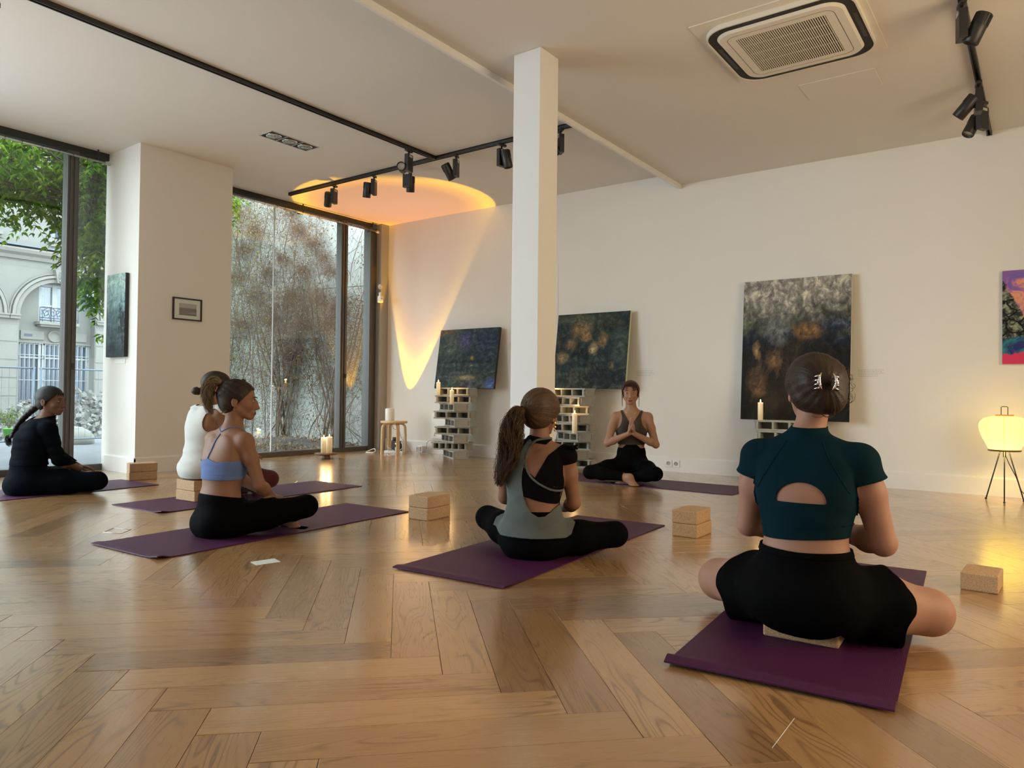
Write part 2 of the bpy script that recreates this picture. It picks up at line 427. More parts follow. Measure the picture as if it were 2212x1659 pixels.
for a, kind, x, y, poly, full in bigs:
    L, ang = plank_obj(poly, kind, x, y)
    o = bpy.data.objects.new('plank', shared if full else plank_mesh(L)); C.objects.link(o); o.parent = floor
    o.location = (x, y, rng.normal() * 0.00015); o.rotation_euler = (rng.normal() * .0006, rng.normal() * .0002, ang)
V = []; F = []; UV = []; RV = []
for a, kind, x, y, poly, full in rest:
    L, ang = plank_obj(poly, kind, x, y); v, f = local_plank(L); r = random.random(); b = len(V)
    c0, s0 = math.cos(ang), math.sin(ang)
    for p in v: V.append((x + p[0] * c0 - p[1] * s0, y + p[0] * s0 + p[1] * c0, p[2])); UV.append((p[0] + .5 + r * 13, p[1] + .1 + r * 7)); RV.append(r)
    F += [tuple(i + b for i in q) for q in f]
me = bpy.data.meshes.new('distant_planks'); me.from_pydata(V, [], F); uvl = me.uv_layers.new(name='UVMap')
for lp in me.loops: uvl.data[lp.index].uv = UV[lp.vertex_index]
at_ = me.attributes.new('rv', 'FLOAT', 'POINT'); at_.data.foreach_set('value', RV); me.materials.append(MT['oak']); me.update()
o = bpy.data.objects.new('distant_planks', me); C.objects.link(o); o.parent = floor; tag(o, kind='stuff')

# ---- ceiling: a higher field by the windows, a lower one over the room, a thin lip between
mb = MB(); mb.box(-8.0, XS, Y0 - .1, Y1 + .15, ZL, ZL + .1); mb.box(XS, X1 + .1, Y0 - .1, Y1 + .15, ZR, ZL + .1)
tag(mb.build('ceiling', MT['ceil']), kind='structure')
tag(MB().box(XS - .02, XS + .006, Y0, Y1, ZR - .045, ZL).build('trim_1', MT['base']), kind='structure')
# ---- walls
wb = MB(); wb.box(XG - .06, X1 + .1, Y1, Y1 + .18, -.06, ZL + .1); tag(wb.build('wall_back', MT['wall']), kind='structure')
tag(MB().box(X1, X1 + .15, Y0 - .1, Y1 + .1, -.06, ZL + .1).build('wall_right', MT['wall']), kind='structure')
tag(MB().box(-8.0, X1 + .1, Y0 - .2, Y0, -.06, ZL + .1).build('wall_front', MT['wall']), kind='structure')
PX, PY0, PY1 = -7.042, 3.50, 4.49
tag(MB().box(XG - .01, PX, PY0, PY1, -.01, ZL).build('wall_left', MT['wall']), kind='structure')
tag(MB().box(XG - .1, XG + .0, Y0, -3.3, -.01, ZL).build('wall_left', MT['wall']), kind='structure')
def baseboard(name, x0, x1, y0, y1, d):
    prof = [(0, 0), (.018, 0), (.018, .145), (.012, .158), (0, .16)]
    mb = MB()
    if d == 'b': mb.prism([(y0 - a, z) for a, z in prof], x0, x1, 'x')
    if d == 'px': mb.prism([(x0 + a, z) for a, z in prof], y0, y1, 'y')
    if d == 'my': mb.prism([(y0 - a, z) for a, z in prof], x0, x1, 'x')
    return tag(mb.build(name, MT['base']), kind='structure')
baseboard('baseboard_back', X0, X1, Y1, 0, 'b')
baseboard('baseboard_left', PX, 0, PY0 - .0172, PY1, 'px')
baseboard('baseboard_pillar', XG + .03, PX + .018, PY0, 0, 'my')
# free-standing column
col = MB().box(-2.86, -2.645, 3.885, 4.10, 0, ZR, bev=.004).build('column', MT['column']); tag(col, kind='structure')
# shallow plaster panel joint on the back wall beside the column, seen above the second painting
tag(MB().box(-4.69, -4.683, Y1 - .006, Y1, 1.55, 2.35).build('trim_2', MT['base']), kind='structure')

# ---- glazed wall
def window(name, y0, y1, mull, jamb_r, wires):
    w = empty(name, (XG, y0, 0)); tag(w, kind='structure')
    def part(nm, mbx, m):
        o = mbx.build(nm, m); o.parent = w; o.matrix_parent_inverse = Matrix.Translation((-XG, -y0, 0)); return o
    part('bottom_rail', MB().box(XG - .06, XG + .045, y0, y1, 0, .062, bev=.004), MT['frame'])
    part('top_rail', MB().box(XG - .06, XG + .04, y0, y1, 3.13, ZL), MT['black'])
    prev = y0
    for a, b in mull:
        part('pane', MB().box(XG - .012, XG - .004, prev, a, .062, 3.13), MT['glass'])
        m_ = MB().box(XG - .06, XG + .05, a, b, .05, 3.14, bev=.004)
        m_.box(XG + .05, XG + .058, a + .022, a + .03, .06, 3.13); m_.box(XG + .05, XG + .062, b - .045, b - .02, .06, 3.13)
        part('mullion', m_, MT['frame'])
        if a > 2: part('lock', MB().box(XG + .062, XG + .082, b - .04, b - .025, 1.0, 1.06, bev=.003), MT['black'])
        prev = b
    part('pane', MB().box(XG - .012, XG - .004, prev, y1, .062, 3.13), MT['glass'])
    for yj in wires: part('glass_joint', MB().box(XG - .016, XG + .002, yj - .004, yj + .004, .06, 3.13), MT['grey'])
    return w
window('window_1', -3.3, PY0 - .0, [(-1.4, -1.3), (0.9, 1.0), (3.11, 3.215)], None, [])
window('window_2', PY1, 7.10, [(6.53, 6.64)], None, [5.50])
# narrow steel jamb and painted return panel in the corner
tag(MB().box(XG - .08, XG + .06, 7.04, 7.16, 0, 3.14, bev=.004).build('trim_3', MT['frame']), kind='structure')
tag(MB().box(XG - .08, X0, 7.16, Y1, 0, ZL).build('trim_4', MT['jamb']), kind='structure')
# curtain rods with rings
def curtain_rod(y0, y1, label, nring):
    r = empty('curtain_rod', (XG + .11, y0, 3.08)); tag(r, label, 'curtain rod', 'bare curtain rods over the windows')
    L = y1 - y0
    MB().tube([(0, 0, 0), (0, L, 0)], .011, 10).build('rod', MT['rod'], r)
    MB().tube([(0, L - .03, 0), (0, L + .015, 0)], .019, 12).build('finial', MT['grey'], r)
    for k in range(nring):
        y = L * (.12 + .86 * (k + random.uniform(-.25, .25)) / nring)
        MB().tube([(.017 * math.cos(a), y, .017 * math.sin(a) - .004) for a in np.linspace(0, 2 * PI, 12)[:-1]], .0022, 5, closed=True).build('ring', MT['black'], r)
    for y in (.1, L * .5, L - .1): MB().box(-.11, .0, y - .006, y + .006, .0, .012).box(-.006, .006, y - .006, y + .006, 0, .115).build('bracket', MT['black'], r)
curtain_rod(1.2, 3.46, 'bare steel curtain rod above the left window, ending at the pillar', 14)
curtain_rod(4.55, 7.13, 'bare steel curtain rod above the vine-wall window, ending in the corner', 16)

# ================================================================== CEILING FITTINGS
def track(name_label, pts, axis):
    (xa, ya), (xb, yb) = pts; z = ZR if xa > XS else ZL
    r = empty('light_track', (xa, ya, z)); tag(r, name_label, 'light track', 'black ceiling light tracks')
    L = math.hypot(xb - xa, yb - ya); r.rotation_euler = (0, 0, math.atan2(yb - ya, xb - xa))
    m = MB(); m.box(0, L, -.018, -.009, -.034, 0); m.box(0, L, .009, .018, -.034, 0); m.box(0, L, -.018, .018, -.008, 0)
    m.build('rail', MT['black'], r)
    for e in (0, L): MB().box(e - .006, e + .006, -.020, .020, -.036, 0).build('end_cap', MT['black'], r)
    return r
track('long black ceiling track running from the upper left towards the window corner', [(-4.97, -.6), (-4.97, 5.405)], 'y')
track('black cross track parallel to the back wall, between the windows and the ceiling step', [(-7.32, 5.43), (-3.17, 5.43)], 'x')
track('short black ceiling track at the far right, ending at the back wall', [(-.375, 2.4), (-.375, 7.29)], 'y')
def spotlight(x, y, z, tz, side, aim, label, lens_grey=True):
    """x, y: adapter; z: ceiling; tz: turn of the gear box; side: which side the head hangs; aim: direction of the beam (local)"""
    r = empty('track_spotlight', (x, y, z - .034), tz); tag(r, label, 'spotlight', 'black track spotlights')
    MB().box(-.016, .016, -.05, .05, -.022, 0, bev=.003).build('adapter', MT['black'], r)
    MB().tube([(0, 0, -.02), (0, 0, -.06)], .009, 8).build('stem', MT['black'], r)
    g = MB().box(-.022, .022, -.045, .045, -.215, -.05, bev=.004).build('gear_box', MT['black'], r)
    MB().box(-.0235, .0235, -.025, .025, -.08, -.06).build('rating_label', MT['grey'], g)
    d = Vector(aim).normalized(); c = Vector((side * .075, 0, -.165))
    MB().tube([(side * .02, 0, -.165), (side * .05, 0, -.165)], .012, 8).build('pivot', MT['black'], r)
    T = Matrix.Translation(c) @ d.to_track_quat('Z', 'Y').to_matrix().to_4x4()
    h = MB().lathe([(.0, -.085), (.040, -.085), (.043, -.08), (.043, .075), (.040, .078), (.037, .078), (.036, .06), (0, .058)], 24, T, cap=False)
    for k in range(14): a = 2 * PI * k / 14; h.box(.042, .0455, -.003, .003, -.08, -.02, T=T @ Matrix.Rotation(a, 4, 'Z'))
    hd = h.build('lamp_head', MT['black'], r)
    MB().lathe([(0, .060), (.020, .0605), (.035, .0615)], 20, T, cap=False).build('lens', MT['lens'], hd)
    return r
def lensm():
    t = NT('spot_lens'); v = t.coord('Object')
    return t.pbr(t.mix(t.noise(v, 120, 2), (.30, .25, .2), (.62, .58, .52)), 0.18, 0.6)
MT['lens'] = lensm()
def on_track(px, py, z): return on_z(px, py, z - .02)
spotlight(-4.97, 1.52, ZL, 0, 1, (.25, -.75, -.55), 'black track spotlight at the top left corner with its lens towards the room')
spots2 = [(722, 'leftmost', .3, -1, (-.35, .4, -.85)), (808, 'second', .5, -1, (-.15, .2, -1)), (880, 'third', PI * .6, 1, (.2, .1, -1)), (985, 'fourth', .4, -1, (.35, .5, -.8)), (1083, 'fifth', -.2, 1, (.1, .2, -1)), (1210, 'last', .9, -1, (.3, -.3, -.9))]
ord_ = ['nearest the window corner', 'second from the window corner', 'lowest, right under the junction of the two tracks', 'just right of the junction of the tracks', 'directly left of the white column', 'half hidden by the white column on its right side']
for (px, nm, tz, sd, aim), w_ in zip(spots2, ord_):
    r = ray(px, 380); x = CAM[0] + r[0] / r[1] * 5.43
    spotlight(x, 5.43, ZL, tz, sd, aim, 'black spotlight on the cross track, ' + w_)
spotlight(-4.97, 5.05, ZL, .2, -1, (.4, -.85, -.12), 'black spotlight on the long track with its grey lens turned to the viewer')
spotlight(-.375, 4.75, ZR, .3, 1, (-.4, .2, -.9), 'black spotlight at the top right edge, nearest on the right track')
spotlight(-.375, 6.03, ZR, .2, -1, (-.6, .25, -.7), 'black spotlight in the middle of the right track, head tilted left')
spotlight(-.375, 6.42, ZR, -.5, -1, (-.15, -.5, -.9), 'black spotlight on the right track nearest the back wall')
# triple recessed downlight
r = empty('recessed_downlight', (-5.82, 4.305, ZL)); tag(r, 'recessed ceiling downlight with three round lamps in a black tray', 'downlight')
r.rotation_euler = (0, 0, math.radians(0))
MB().box(-.10, .10, -.27, -.262, -.004, .0).box(-.10, .10, .262, .27, -.004, 0).box(-.10, -.092, -.27, .27, -.004, 0).box(.092, .10, -.27, .27, -.004, 0).box(-.10, .10, -.093, -.085, -.004, 0).box(-.10, .10, .085, .093, -.004, 0).build('trim_frame', MT['grey'], r)
MB().box(-.092, .092, -.262, .262, -.001, -.0002).build('tray', MT['blackm'], r)
for k in (-1, 0, 1):
    l = MB().lathe([(.072, -.004), (.068, -.010), (.05, -.006), (.03, -.009), (.018, -.013), (0, -.014)], 20, Tr(0, k * .178, 0), cap=False).build('lamp', MT['chrome'], r)
# ceiling cassette air conditioner
r = empty('air_conditioner', (-1.29, 4.70, ZR)); tag(r, 'white ceiling cassette air conditioner with rounded corners and a slatted grille', 'air conditioner')
MB().box(-.475, .475, -.50, .47, -.006, 0).build('ceiling_plate', MT['cream'], r)
def rrect(a, b, rad, n=8):
    P = []
    for cx_, cy_, a0 in ((a - rad, b - rad, 0), (-a + rad, b - rad, PI / 2), (-a + rad, -b + rad, PI), (a - rad, -b + rad, 1.5 * PI)):
        P += [(cx_ + rad * math.cos(a0 + PI / 2 * i / n), cy_ + rad * math.sin(a0 + PI / 2 * i / n)) for i in range(n + 1)]
    return P
MB().prism(rrect(.425, .425, .15), -.030, -.004).build('slot_ring', MT['blackm'], r)
m = MB(); outer = rrect(.435, .435, .16); inner = rrect(.425, .425, .15); n = len(outer)
m.add([(x, y, -.034) for x, y in outer] + [(x, y, -.034) for x, y in inner] + [(x, y, -.004) for x, y in outer] + [(x, y, -.018) for x, y in inner], [(i, (i + 1) % n, n + (i + 1) % n, n + i) for i in range(n)] + [(i, (i + 1) % n, 2 * n + (i + 1) % n, 2 * n + i) for i in range(n)] + [(n + i, n + (i + 1) % n, 3 * n + (i + 1) % n, 3 * n + i) for i in range(n)])
m.build('outer_rim', MT['cream'], r)
m = MB(); n2 = rrect(.375, .375, .11); n3 = rrect(.36, .36, .10)
n = len(n2); m.add([(x, y, -.028) for x, y in n2] + [(x, y, -.045) for x, y in n3], [(i, (i + 1) % n, n + (i + 1) % n, n + i) for i in range(n)])
# front panel as a frame round the intake
N3 = [(x, y, -.045) for x, y in n3]; g = [(x, y, -.045) for x, y in rrect(.262, .262, .004)]
m.add(N3 + g, [(i, (i + 1) % n, n + (i + 1) % n, n + i) for i in range(n)]); pn = m.build('front_panel', MT['cream'], r)
m = MB(); a_ = rrect(.315, .315, .06); b_ = rrect(.312, .312, .057); n = len(a_)
m.add([(x, y, -.0455) for x, y in a_] + [(x, y, -.0455) for x, y in b_], [(i, (i + 1) % n, n + (i + 1) % n, n + i) for i in range(n)]); m.build('panel_seam', MT['blackm'], pn)
MB().box(-.27, .27, -.27, .27, -.030, -.026).build('filter', MT['blackm'], r)
m = MB()
for k in range(40): x = -.262 + .524 * (k + .5) / 40; m.box(x - .0026, x + .0026, -.262, .262, -.045, -.038)
tag(m.build('grille_slats', MT['cream'], r), kind='stuff')
for y in (-.13, 0, .13): MB().box(-.262, .262, y - .003, y + .003, -.0375, -.033).build('grille_bar', MT['cream'], r)
for a, b in ((1, 0), (-1, 0), (0, 1), (0, -1)):
    MB().box(-.17, .17, -.012, .010, -.031, -.0295, T=Tr(a * .40, b * .40, 0, rz=PI / 2 if a else 0)).build('louvre', MT['black'], r)
o = MB().box(-.25, .25, -.16, .16, -.006, 0, bev=.002).build('access_panel', MT['ceil'], loc=(-1.19, 5.60, ZR)); tag(o, 'flat white access panel in the ceiling behind the air conditioner', 'access panel')

# ================================================================== PICTURES
def painting_mat(name, kind):
    t = NT(name); tc = t.n('ShaderNodeTexCoord'); v = tc.outputs['Generated']
    sp = t.n('ShaderNodeSeparateXYZ'); t.l(v, sp.inputs[0]); x, z = sp.outputs[0], sp.outputs[2]
    mp = t.n('ShaderNodeMapping'); t.l(v, mp.inputs[0]); mp.inputs['Scale'].default_value = (.42 if kind == 'sea' else 1, .02, 1)
    n1 = t.noise(mp.outputs[0], 3.2, 8, .62, .6); n2 = t.noise(mp.outputs[0], 14, 8, .7, .4)
    n3 = t.noise(mp.outputs[0], 5.5, 6, .68, 1.0); mp2 = t.n('ShaderNodeMapping'); t.l(v, mp2.inputs[0]); mp2.inputs['Scale'].default_value = (1, .02, 1); mp2.inputs['Location'].default_value = (3.3, 0, 7.1)
    n4 = t.noise(mp2.outputs[0], 6, 8, .7, .8)
    def spot(cx, cz, rx, rz, amp=.5):          # soft round mask broken up by noise
        dx = t.math('DIVIDE', t.math('SUBTRACT', x, cx), rx); dz = t.math('DIVIDE', t.math('SUBTRACT', z, cz), rz)
        d = t.math('SQRT', t.math('ADD', t.math('MULTIPLY', dx, dx), t.math('MULTIPLY', dz, dz)))
        d = t.math('ADD', d, t.math('MULTIPLY', t.math('SUBTRACT', n4, .5), amp * 5)); d = t.math('ADD', d, t.math('MULTIPLY', t.math('SUBTRACT', n2, .5), 2.6))
        return t.ramp(d, [(.40, (1, 1, 1)), (.95, (0, 0, 0))])
    if kind == 'pond':       # dark blue-green with violet and gold glints
        c = t.ramp(n1, [(.3, (.012, .02, .035)), (.45, (.025, .05, .06)), (.55, (.05, .075, .075)), (.7, (.03, .035, .10))])
        c = t.mix(t.math('MULTIPLY', spot(.22, .75, .3, .3), .6), c, (.13, .17, .15)); c = t.mix(t.math('MULTIPLY', spot(.45, .78, .16, .22), .7), c, (.10, .085, .24))
        c = t.mix(spot(.02, .98, .35, .1), c, (.26, .16, .08)); c = t.mix(t.math('MULTIPLY', spot(.85, .75, .3, .4), .6), c, (.03, .05, .14))
        c = t.mix(spot(.60, .50, .045, .05), c, (.50, .30, .10)); c = t.mix(spot(.60, .38, .05, .03), c, (.34, .22, .09)); c = t.mix(t.math('MULTIPLY', spot(.5, .18, .18, .05), .8), c, (.36, .32, .18))
        c = t.mix(t.math('MULTIPLY', spot(.55, .44, .6, .03, .2), .75), c, (.008, .01, .016)); c = t.mix(t.math('MULTIPLY', spot(.93, .06, .12, .12), .8), c, (.10, .17, .5))
    elif kind == 'forest':   # olive, teal, ochre
        c = t.ramp(n1, [(.28, (.010, .022, .030)), (.45, (.022, .045, .05)), (.58, (.06, .07, .05)), (.72, (.04, .06, .065))])
        for a in ((.33, .80, .17, .16, (.42, .27, .12)), (.42, .68, .10, .10, (.48, .30, .13)), (.22, .58, .10, .10, (.30, .20, .10)), (.54, .52, .09, .12, (.60, .47, .24)), (.66, .62, .09, .13, (.36, .24, .11)), (.10, .42, .10, .10, (.34, .27, .15)), (.30, .92, .4, .10, (.13, .15, .11)), (.9, .55, .15, .35, (.09, .13, .12)), (.8, .3, .06, .07, (.25, .22, .13))):
            c = t.mix(t.math('MULTIPLY', spot(*a[:4]), .8), c, a[4])
        c = t.mix(t.math('MULTIPLY', spot(.7, .12, .5, .2), .8), c, (.006, .014, .022)); c = t.mix(t.math('MULTIPLY', spot(.38, .45, .14, .12), .8), c, (.006, .01, .014))
    elif kind == 'storm':    # pale grey above, blue band, near black below with ochre
        zz = t.math('ADD', z, t.math('MULTIPLY', t.math('SUBTRACT', n1, .5), .55))
        c = t.ramp(zz, [(.22, (.010, .009, .006)), (.46, (.018, .016, .014)), (.58, (.020, .030, .050)), (.66, (.075, .08, .07)), (.74, (.19, .195, .165)), (.90, (.52, .49, .43))])
        c = t.mix(t.math('MULTIPLY', spot(.35, .64, .16, .16), .6), c, (.36, .38, .38)); c = t.mix(spot(.14, .50, .05, .07), c, (.42, .27, .13)); c = t.mix(t.math('MULTIPLY', spot(.62, .62, .20, .08), .8), c, (.36, .20, .08))
        c = t.mix(t.math('MULTIPLY', spot(.33, .42, .10, .14), .7), c, (.28, .17, .08)); c = t.mix(t.math('MULTIPLY', spot(.16, .28, .12, .14), .55), c, (.22, .14, .08)); c = t.mix(t.math('MULTIPLY', spot(.88, .66, .2, .06), .8), c, (.03, .055, .12))
        c = t.mix(t.math('MULTIPLY', spot(.5, .35, .16, .3), .5), c, (.10, .06, .03)); c = t.mix(t.math('MULTIPLY', spot(.03, .68, .10, .05), .7), c, (.25, .30, .17)); c = t.mix(t.math('MULTIPLY', spot(.1, .9, .25, .09), .7), c, (.46, .42, .37))
    elif kind == 'sea':      # pale blue-green above to dark green-black
        zz = t.math('ADD', z, t.math('MULTIPLY', t.math('SUBTRACT', n1, .5), .5))
        c = t.ramp(zz, [(.1, (.03, .045, .05)), (.35, (.09, .13, .14)), (.5, (.10, .16, .17)), (.68, (.22, .33, .34)), (.95, (.34, .48, .44))])
        c = t.mix(t.math('MULTIPLY', spot(.9, .4, .3, .3), .85), c, (.012, .015, .018)); c = t.mix(1.0, c, t.ramp(n2, [(.36, (.55, .55, .55)), (.50, (.95, .95, .95)), (.66, (1.6, 1.55, 1.45))]), 'MULTIPLY')
    elif kind == 'vivid':    # violet and peach sky, black-outlined rocks, crimson foot
        c = t.ramp(n3, [(.3, (.10, .12, .42)), (.45, (.30, .12, .38)), (.55, (.75, .33, .17)), (.7, (.55, .12, .22))])
        vo = t.n('ShaderNodeTexVoronoi'); vo.feature = 'DISTANCE_TO_EDGE'; t.l(t.mix(.12, v, t.noise(mp.outputs[0], 6, 3, col=True)), vo.inputs['Vector']); vo.inputs['Scale'].default_value = 9
        rock = t.mix(t.ramp(n2, [(.45, (0, 0, 0)), (.6, (1, 1, 1))]), (.02, .025, .02), (.30, .34, .24)); rock = t.mix(t.ramp(vo.outputs[0], [(.03, (1, 1, 1)), (.09, (0, 0, 0))]), rock, (.005, .004, .008))
        dx = t.math('MULTIPLY', x, 2.4); edge = t.math('ADD', t.math('SUBTRACT', 1.05, dx), t.math('MULTIPLY', t.math('SUBTRACT', n1, .5), .5))
        lim = t.math('SUBTRACT', edge, z)
        c = t.mix(t.ramp(lim, [(.13, (0, 0, 0)), (.16, (1, 1, 1))]), c, rock)
        blue = t.mix(t.ramp(n3, [(.42, (0, 0, 0)), (.58, (1, 1, 1))]), (.02, .03, .14), (.03, .22, .25))
        zl = t.math('ADD', z, t.math('MULTIPLY', t.math('SUBTRACT', n1, .5), .3))
        c = t.mix(t.ramp(zl, [(.27, (1, 1, 1)), (.29, (0, 0, 0))]), c, blue); c = t.mix(t.ramp(zl, [(.10, (1, 1, 1)), (.115, (0, 0, 0))]), c, (.62, .04, .13))
    elif kind == 'print':
        c = t.ramp(n2, [(.4, (.02, .018, .018)), (.6, (.32, .28, .26))]); c = t.mix(t.ramp(t.math('ADD', z, t.math('MULTIPLY', n1, .3)), [(.75, (0, 0, 0)), (.85, (1, 1, 1))]), c, (.45, .40, .38))
    if kind not in ('print', 'sea', 'vivid'): c = t.mix(1.0, c, t.ramp(n2, [(.36, (.20, .20, .20)), (.50, (.55, .55, .55)), (.66, (1.5, 1.45, 1.3))]), 'MULTIPLY')
    return t.pbr(c, 0.6, 0, t.bump(n2, .35, .003), spec=.2)
def canvas(name_label, x0, x1, z0, z1, yb, yt, kind, thick=.035, edge=None, name='painting'):
    """leans back: foot at y = yb, head at y = yt (front face)"""
    r = empty(name, ((x0 + x1) / 2, yb, z0)); tag(r, name_label, 'painting')
    w, h = x1 - x0, math.hypot(z1 - z0, yt - yb); r.rotation_euler = (-math.atan2(yt - yb, z1 - z0), 0, 0)
    MB().box(-w / 2, w / 2, .002, thick, 0, h, bev=.003).build('stretcher', edge or MT['blackm'], r)
    MB().box(-w / 2 + .001, w / 2 - .001, -.0005, .004, .001, h - .001).build('canvas_face', painting_mat('paint_' + kind, kind), r)
    return r
MT['palegreen'] = simple('pale_green_edge', (.52, .58, .36), .6)
MT['offwhite'] = simple('raw_canvas_edge', (.62, .60, .54), .7)
canvas('square dark blue painting with small gold glints, on the left stack of blocks', -6.45, -5.47, .875, 1.645, 7.08, 7.20, 'pond', .04)
canvas('square teal and ochre abstract painting right of the white column', -4.62, -3.68, .875, 1.745, 7.10, 7.22, 'forest', .035, MT['palegreen'])
canvas('tall abstract painting, pale grey above and black below, behind the woman in the teal top', -2.43, -1.43, .585, 1.955, 7.15, 7.24, 'storm', .03, MT['offwhite'])
canvas('bright violet, green and crimson landscape painting cut by the right edge', -.283, .62, 1.10, 1.875, 7.262, 7.262, 'vivid', .035, MT['offwhite'])
r = canvas('narrow tall sea-green painting hanging on the left face of the pillar', -7.58, -7.21, 1.13, 1.95, 3.46, 3.46, 'sea', .035)
# small framed print on the wide pillar face
r = empty('framed_print', (PX + .001, 3.998, 1.52)); tag(r, 'small black-framed monochrome print on the wide face of the pillar', 'framed print')
w, h = .155, .225
MB().box(0, .018, -w, -w + .014, 0, h).box(0, .018, w - .014, w, 0, h).box(0, .018, -w + .014, w - .014, 0, .014).box(0, .018, -w + .014, w - .014, h - .014, h).build('frame', MT['black'], r)
MB().box(0, .006, -w + .013, w - .013, .013, h - .013).build('mount', MT['white'], r)
o = MB().box(.006, .0075, -.085, .10, .05, h - .055).build('print', painting_mat('paint_print', 'print'), r)
MB().box(.012, .0135, -w + .013, w - .013, .013, h - .013).build('glass', MT['glass'], r)
# wall captions: lines of small print, left blank where they cannot be read
MT['caption'] = simple('caption_ink', (.47, .45, .42), .8)
def caption(x0, x1, z0, z1, y, lines, label):
    m = MB()
    for i in range(lines):
        z = z1 - (z1 - z0) * (i + .5) / lines; x = x0; xe = x1 - random.uniform(0, .25) * (x1 - x0)
        while x < xe:
            w = random.uniform(.008, .024); m.box(x, min(x + w, xe), y - .0012, y, z - .0022, z + .0022); x += w + .004
    return tag(m.build('wall_caption', MT['caption']), label, 'caption')
caption(-3.64, -3.42, 1.02, 1.09, Y1, 4, 'small grey caption lettering right of the teal and ochre painting')
caption(-1.39, -1.17, 1.0, 1.07, Y1, 5, 'small grey caption lettering right of the tall grey and black painting')
caption(-5.41, -5.30, 1.36, 1.46, Y1, 5, 'small grey caption lettering right of the dark blue painting')
r = MB().box(-7.47, -7.255, PY0 - .004, PY0, 1.066, 1.112, bev=.001).build('caption_card', MT['white']); tag(r, 'white caption card under the narrow sea-green painting', 'caption')
# ================================================================== SMALL FITTINGS
def socket(x, label):
    r = empty('wall_socket', (x, Y1 - .018, .088)); tag(r, label, 'socket', 'wall sockets in the baseboard')
    MB().box(-.040, .040, -.008, 0, -.040, .040, bev=.003).build('plate', MT['white'], r)
    MB().lathe([(.0, 0), (.019, 0), (.021, .006), (.019, .007), (.018, .002), (0, .002)], 20, Tr(0, -.008, 0, rx=PI / 2), cap=False).build('well', MT['grey'], r)
    for s in (-1, 1): MB().lathe([(.0028, 0), (.0028, .001)], 8, Tr(s * .0095, -.0102, 0, rx=PI / 2)).build('hole', MT['black'], r)
    MB().tube([(0, -.009, .010), (0, -.022, .010)], .0024, 8).build('earth_pin', MT['chrome'], r)
socket(-3.245, 'left one of the two white wall sockets behind the smiling woman')
socket(-3.160, 'right one of the two white wall sockets behind the smiling woman')
r = empty('motion_sensor', (X0 + .012, 7.12, 2.13)); tag(r, 'small white motion sensor high on the corner panel above the stool', 'sensor')
MB().box(-.01, .055, -.03, .03, -.055, .04, bev=.012).build('housing', MT['white'], r); MB().box(.0, .035, -.012, .012, .04, .09, bev=.005).build('bracket', MT['white'], r)
MB().sphere((.052, 0, -.01), (.012, .02, .02), 12).build('sensor_lens', MT['grey'], r)
r = empty('door_contact', (X0 + .01, 7.13, 2.30)); tag(r, 'small white round detector above the motion sensor on the corner panel', 'sensor')
MB().lathe([(.0, 0), (.035, 0), (.035, .014), (.025, .026), (0, .028)], 20, Tr(0, 0, 0, ry=PI / 2)).build('cap', MT['white'], r)
# pale service cabinet low on the wall behind the left stack
r = empty('service_box', (-6.42, Y1, .20)); tag(r, 'flat white service box on the wall behind the left stack of blocks', 'wall box')
MB().box(-.24, .24, -.045, 0, 0, .34, bev=.004).build('box', MT['white'], r); MB().box(-.225, .225, -.050, -.045, .015, .325, bev=.003).build('lid', MT['white'], r)
MB().lathe([(0, 0), (.008, 0), (.008, .006), (0, .007)], 12, Tr(-.17, -.05, .05, rx=PI / 2)).build('screw', MT['grey'], r)

# ---- round stool with four bent legs
SX, SY = -7.00, 6.90
r = empty('stool', (SX, SY, 0)); tag(r, 'round birch stool with bent legs beside the corner, holding the white speaker', 'stool')
MB().lathe([(0, .405), (.172, .405), (.178, .409), (.178, .430), (.173, .436), (0, .436)], 40).build('seat', MT['birch'], r)
for k in range(4):
    a = PI / 4 + k * PI / 2 + .35; c_, s_ = math.cos(a), math.sin(a)
    P = [(.165, 0), (.162, .25), (.158, .34)] + [(.158 - .055 * (1 - math.cos(t)), .34 + .055 * math.sin(t)) for t in np.linspace(.25, PI / 2, 6)] + [(.05, .395)]
    m = MB(); V = []; 
    for i, (rr, z) in enumerate(P):
        q = P[min(i + 1, len(P) - 1)]; p0 = P[max(i - 1, 0)]; d = Vector((q[0] - p0[0], q[1] - p0[1])).normalized(); n_ = Vector((-d.y, d.x)) * .0105
        for sg, w in ((-1, -.022), (-1, .022), (1, .022), (1, -.022)):
            x, zz = rr + n_.x * sg, z + n_.y * sg; V.append((x * c_ - w * s_, x * s_ + w * c_, max(0, zz)))
    F = [(0, 1, 2, 3), tuple(len(V) - 4 + i for i in (3, 2, 1, 0))]
    for i in range(len(P) - 1):
        for j in range(4): F.append((i * 4 + j, (i + 1) * 4 + j, (i + 1) * 4 + (j + 1) % 4, i * 4 + (j + 1) % 4))
    m.add(V, F).build('leg', MT['birch'], r)
r = empty('speaker', (SX - .06, SY - .02, .436)); tag(r, 'white cylindrical speaker standing on the stool', 'speaker')
MB().lathe([(0, 0), (.058, 0), (.058, .006), (.061, .010), (.061, .158), (.056, .163), (0, .163)], 36).build('body', MT['white'], r)
MB().lathe([(0, .1635), (.048, .1635), (.048, .1655), (0, .1655)], 28).build('top_disc', MT['cream'], r)
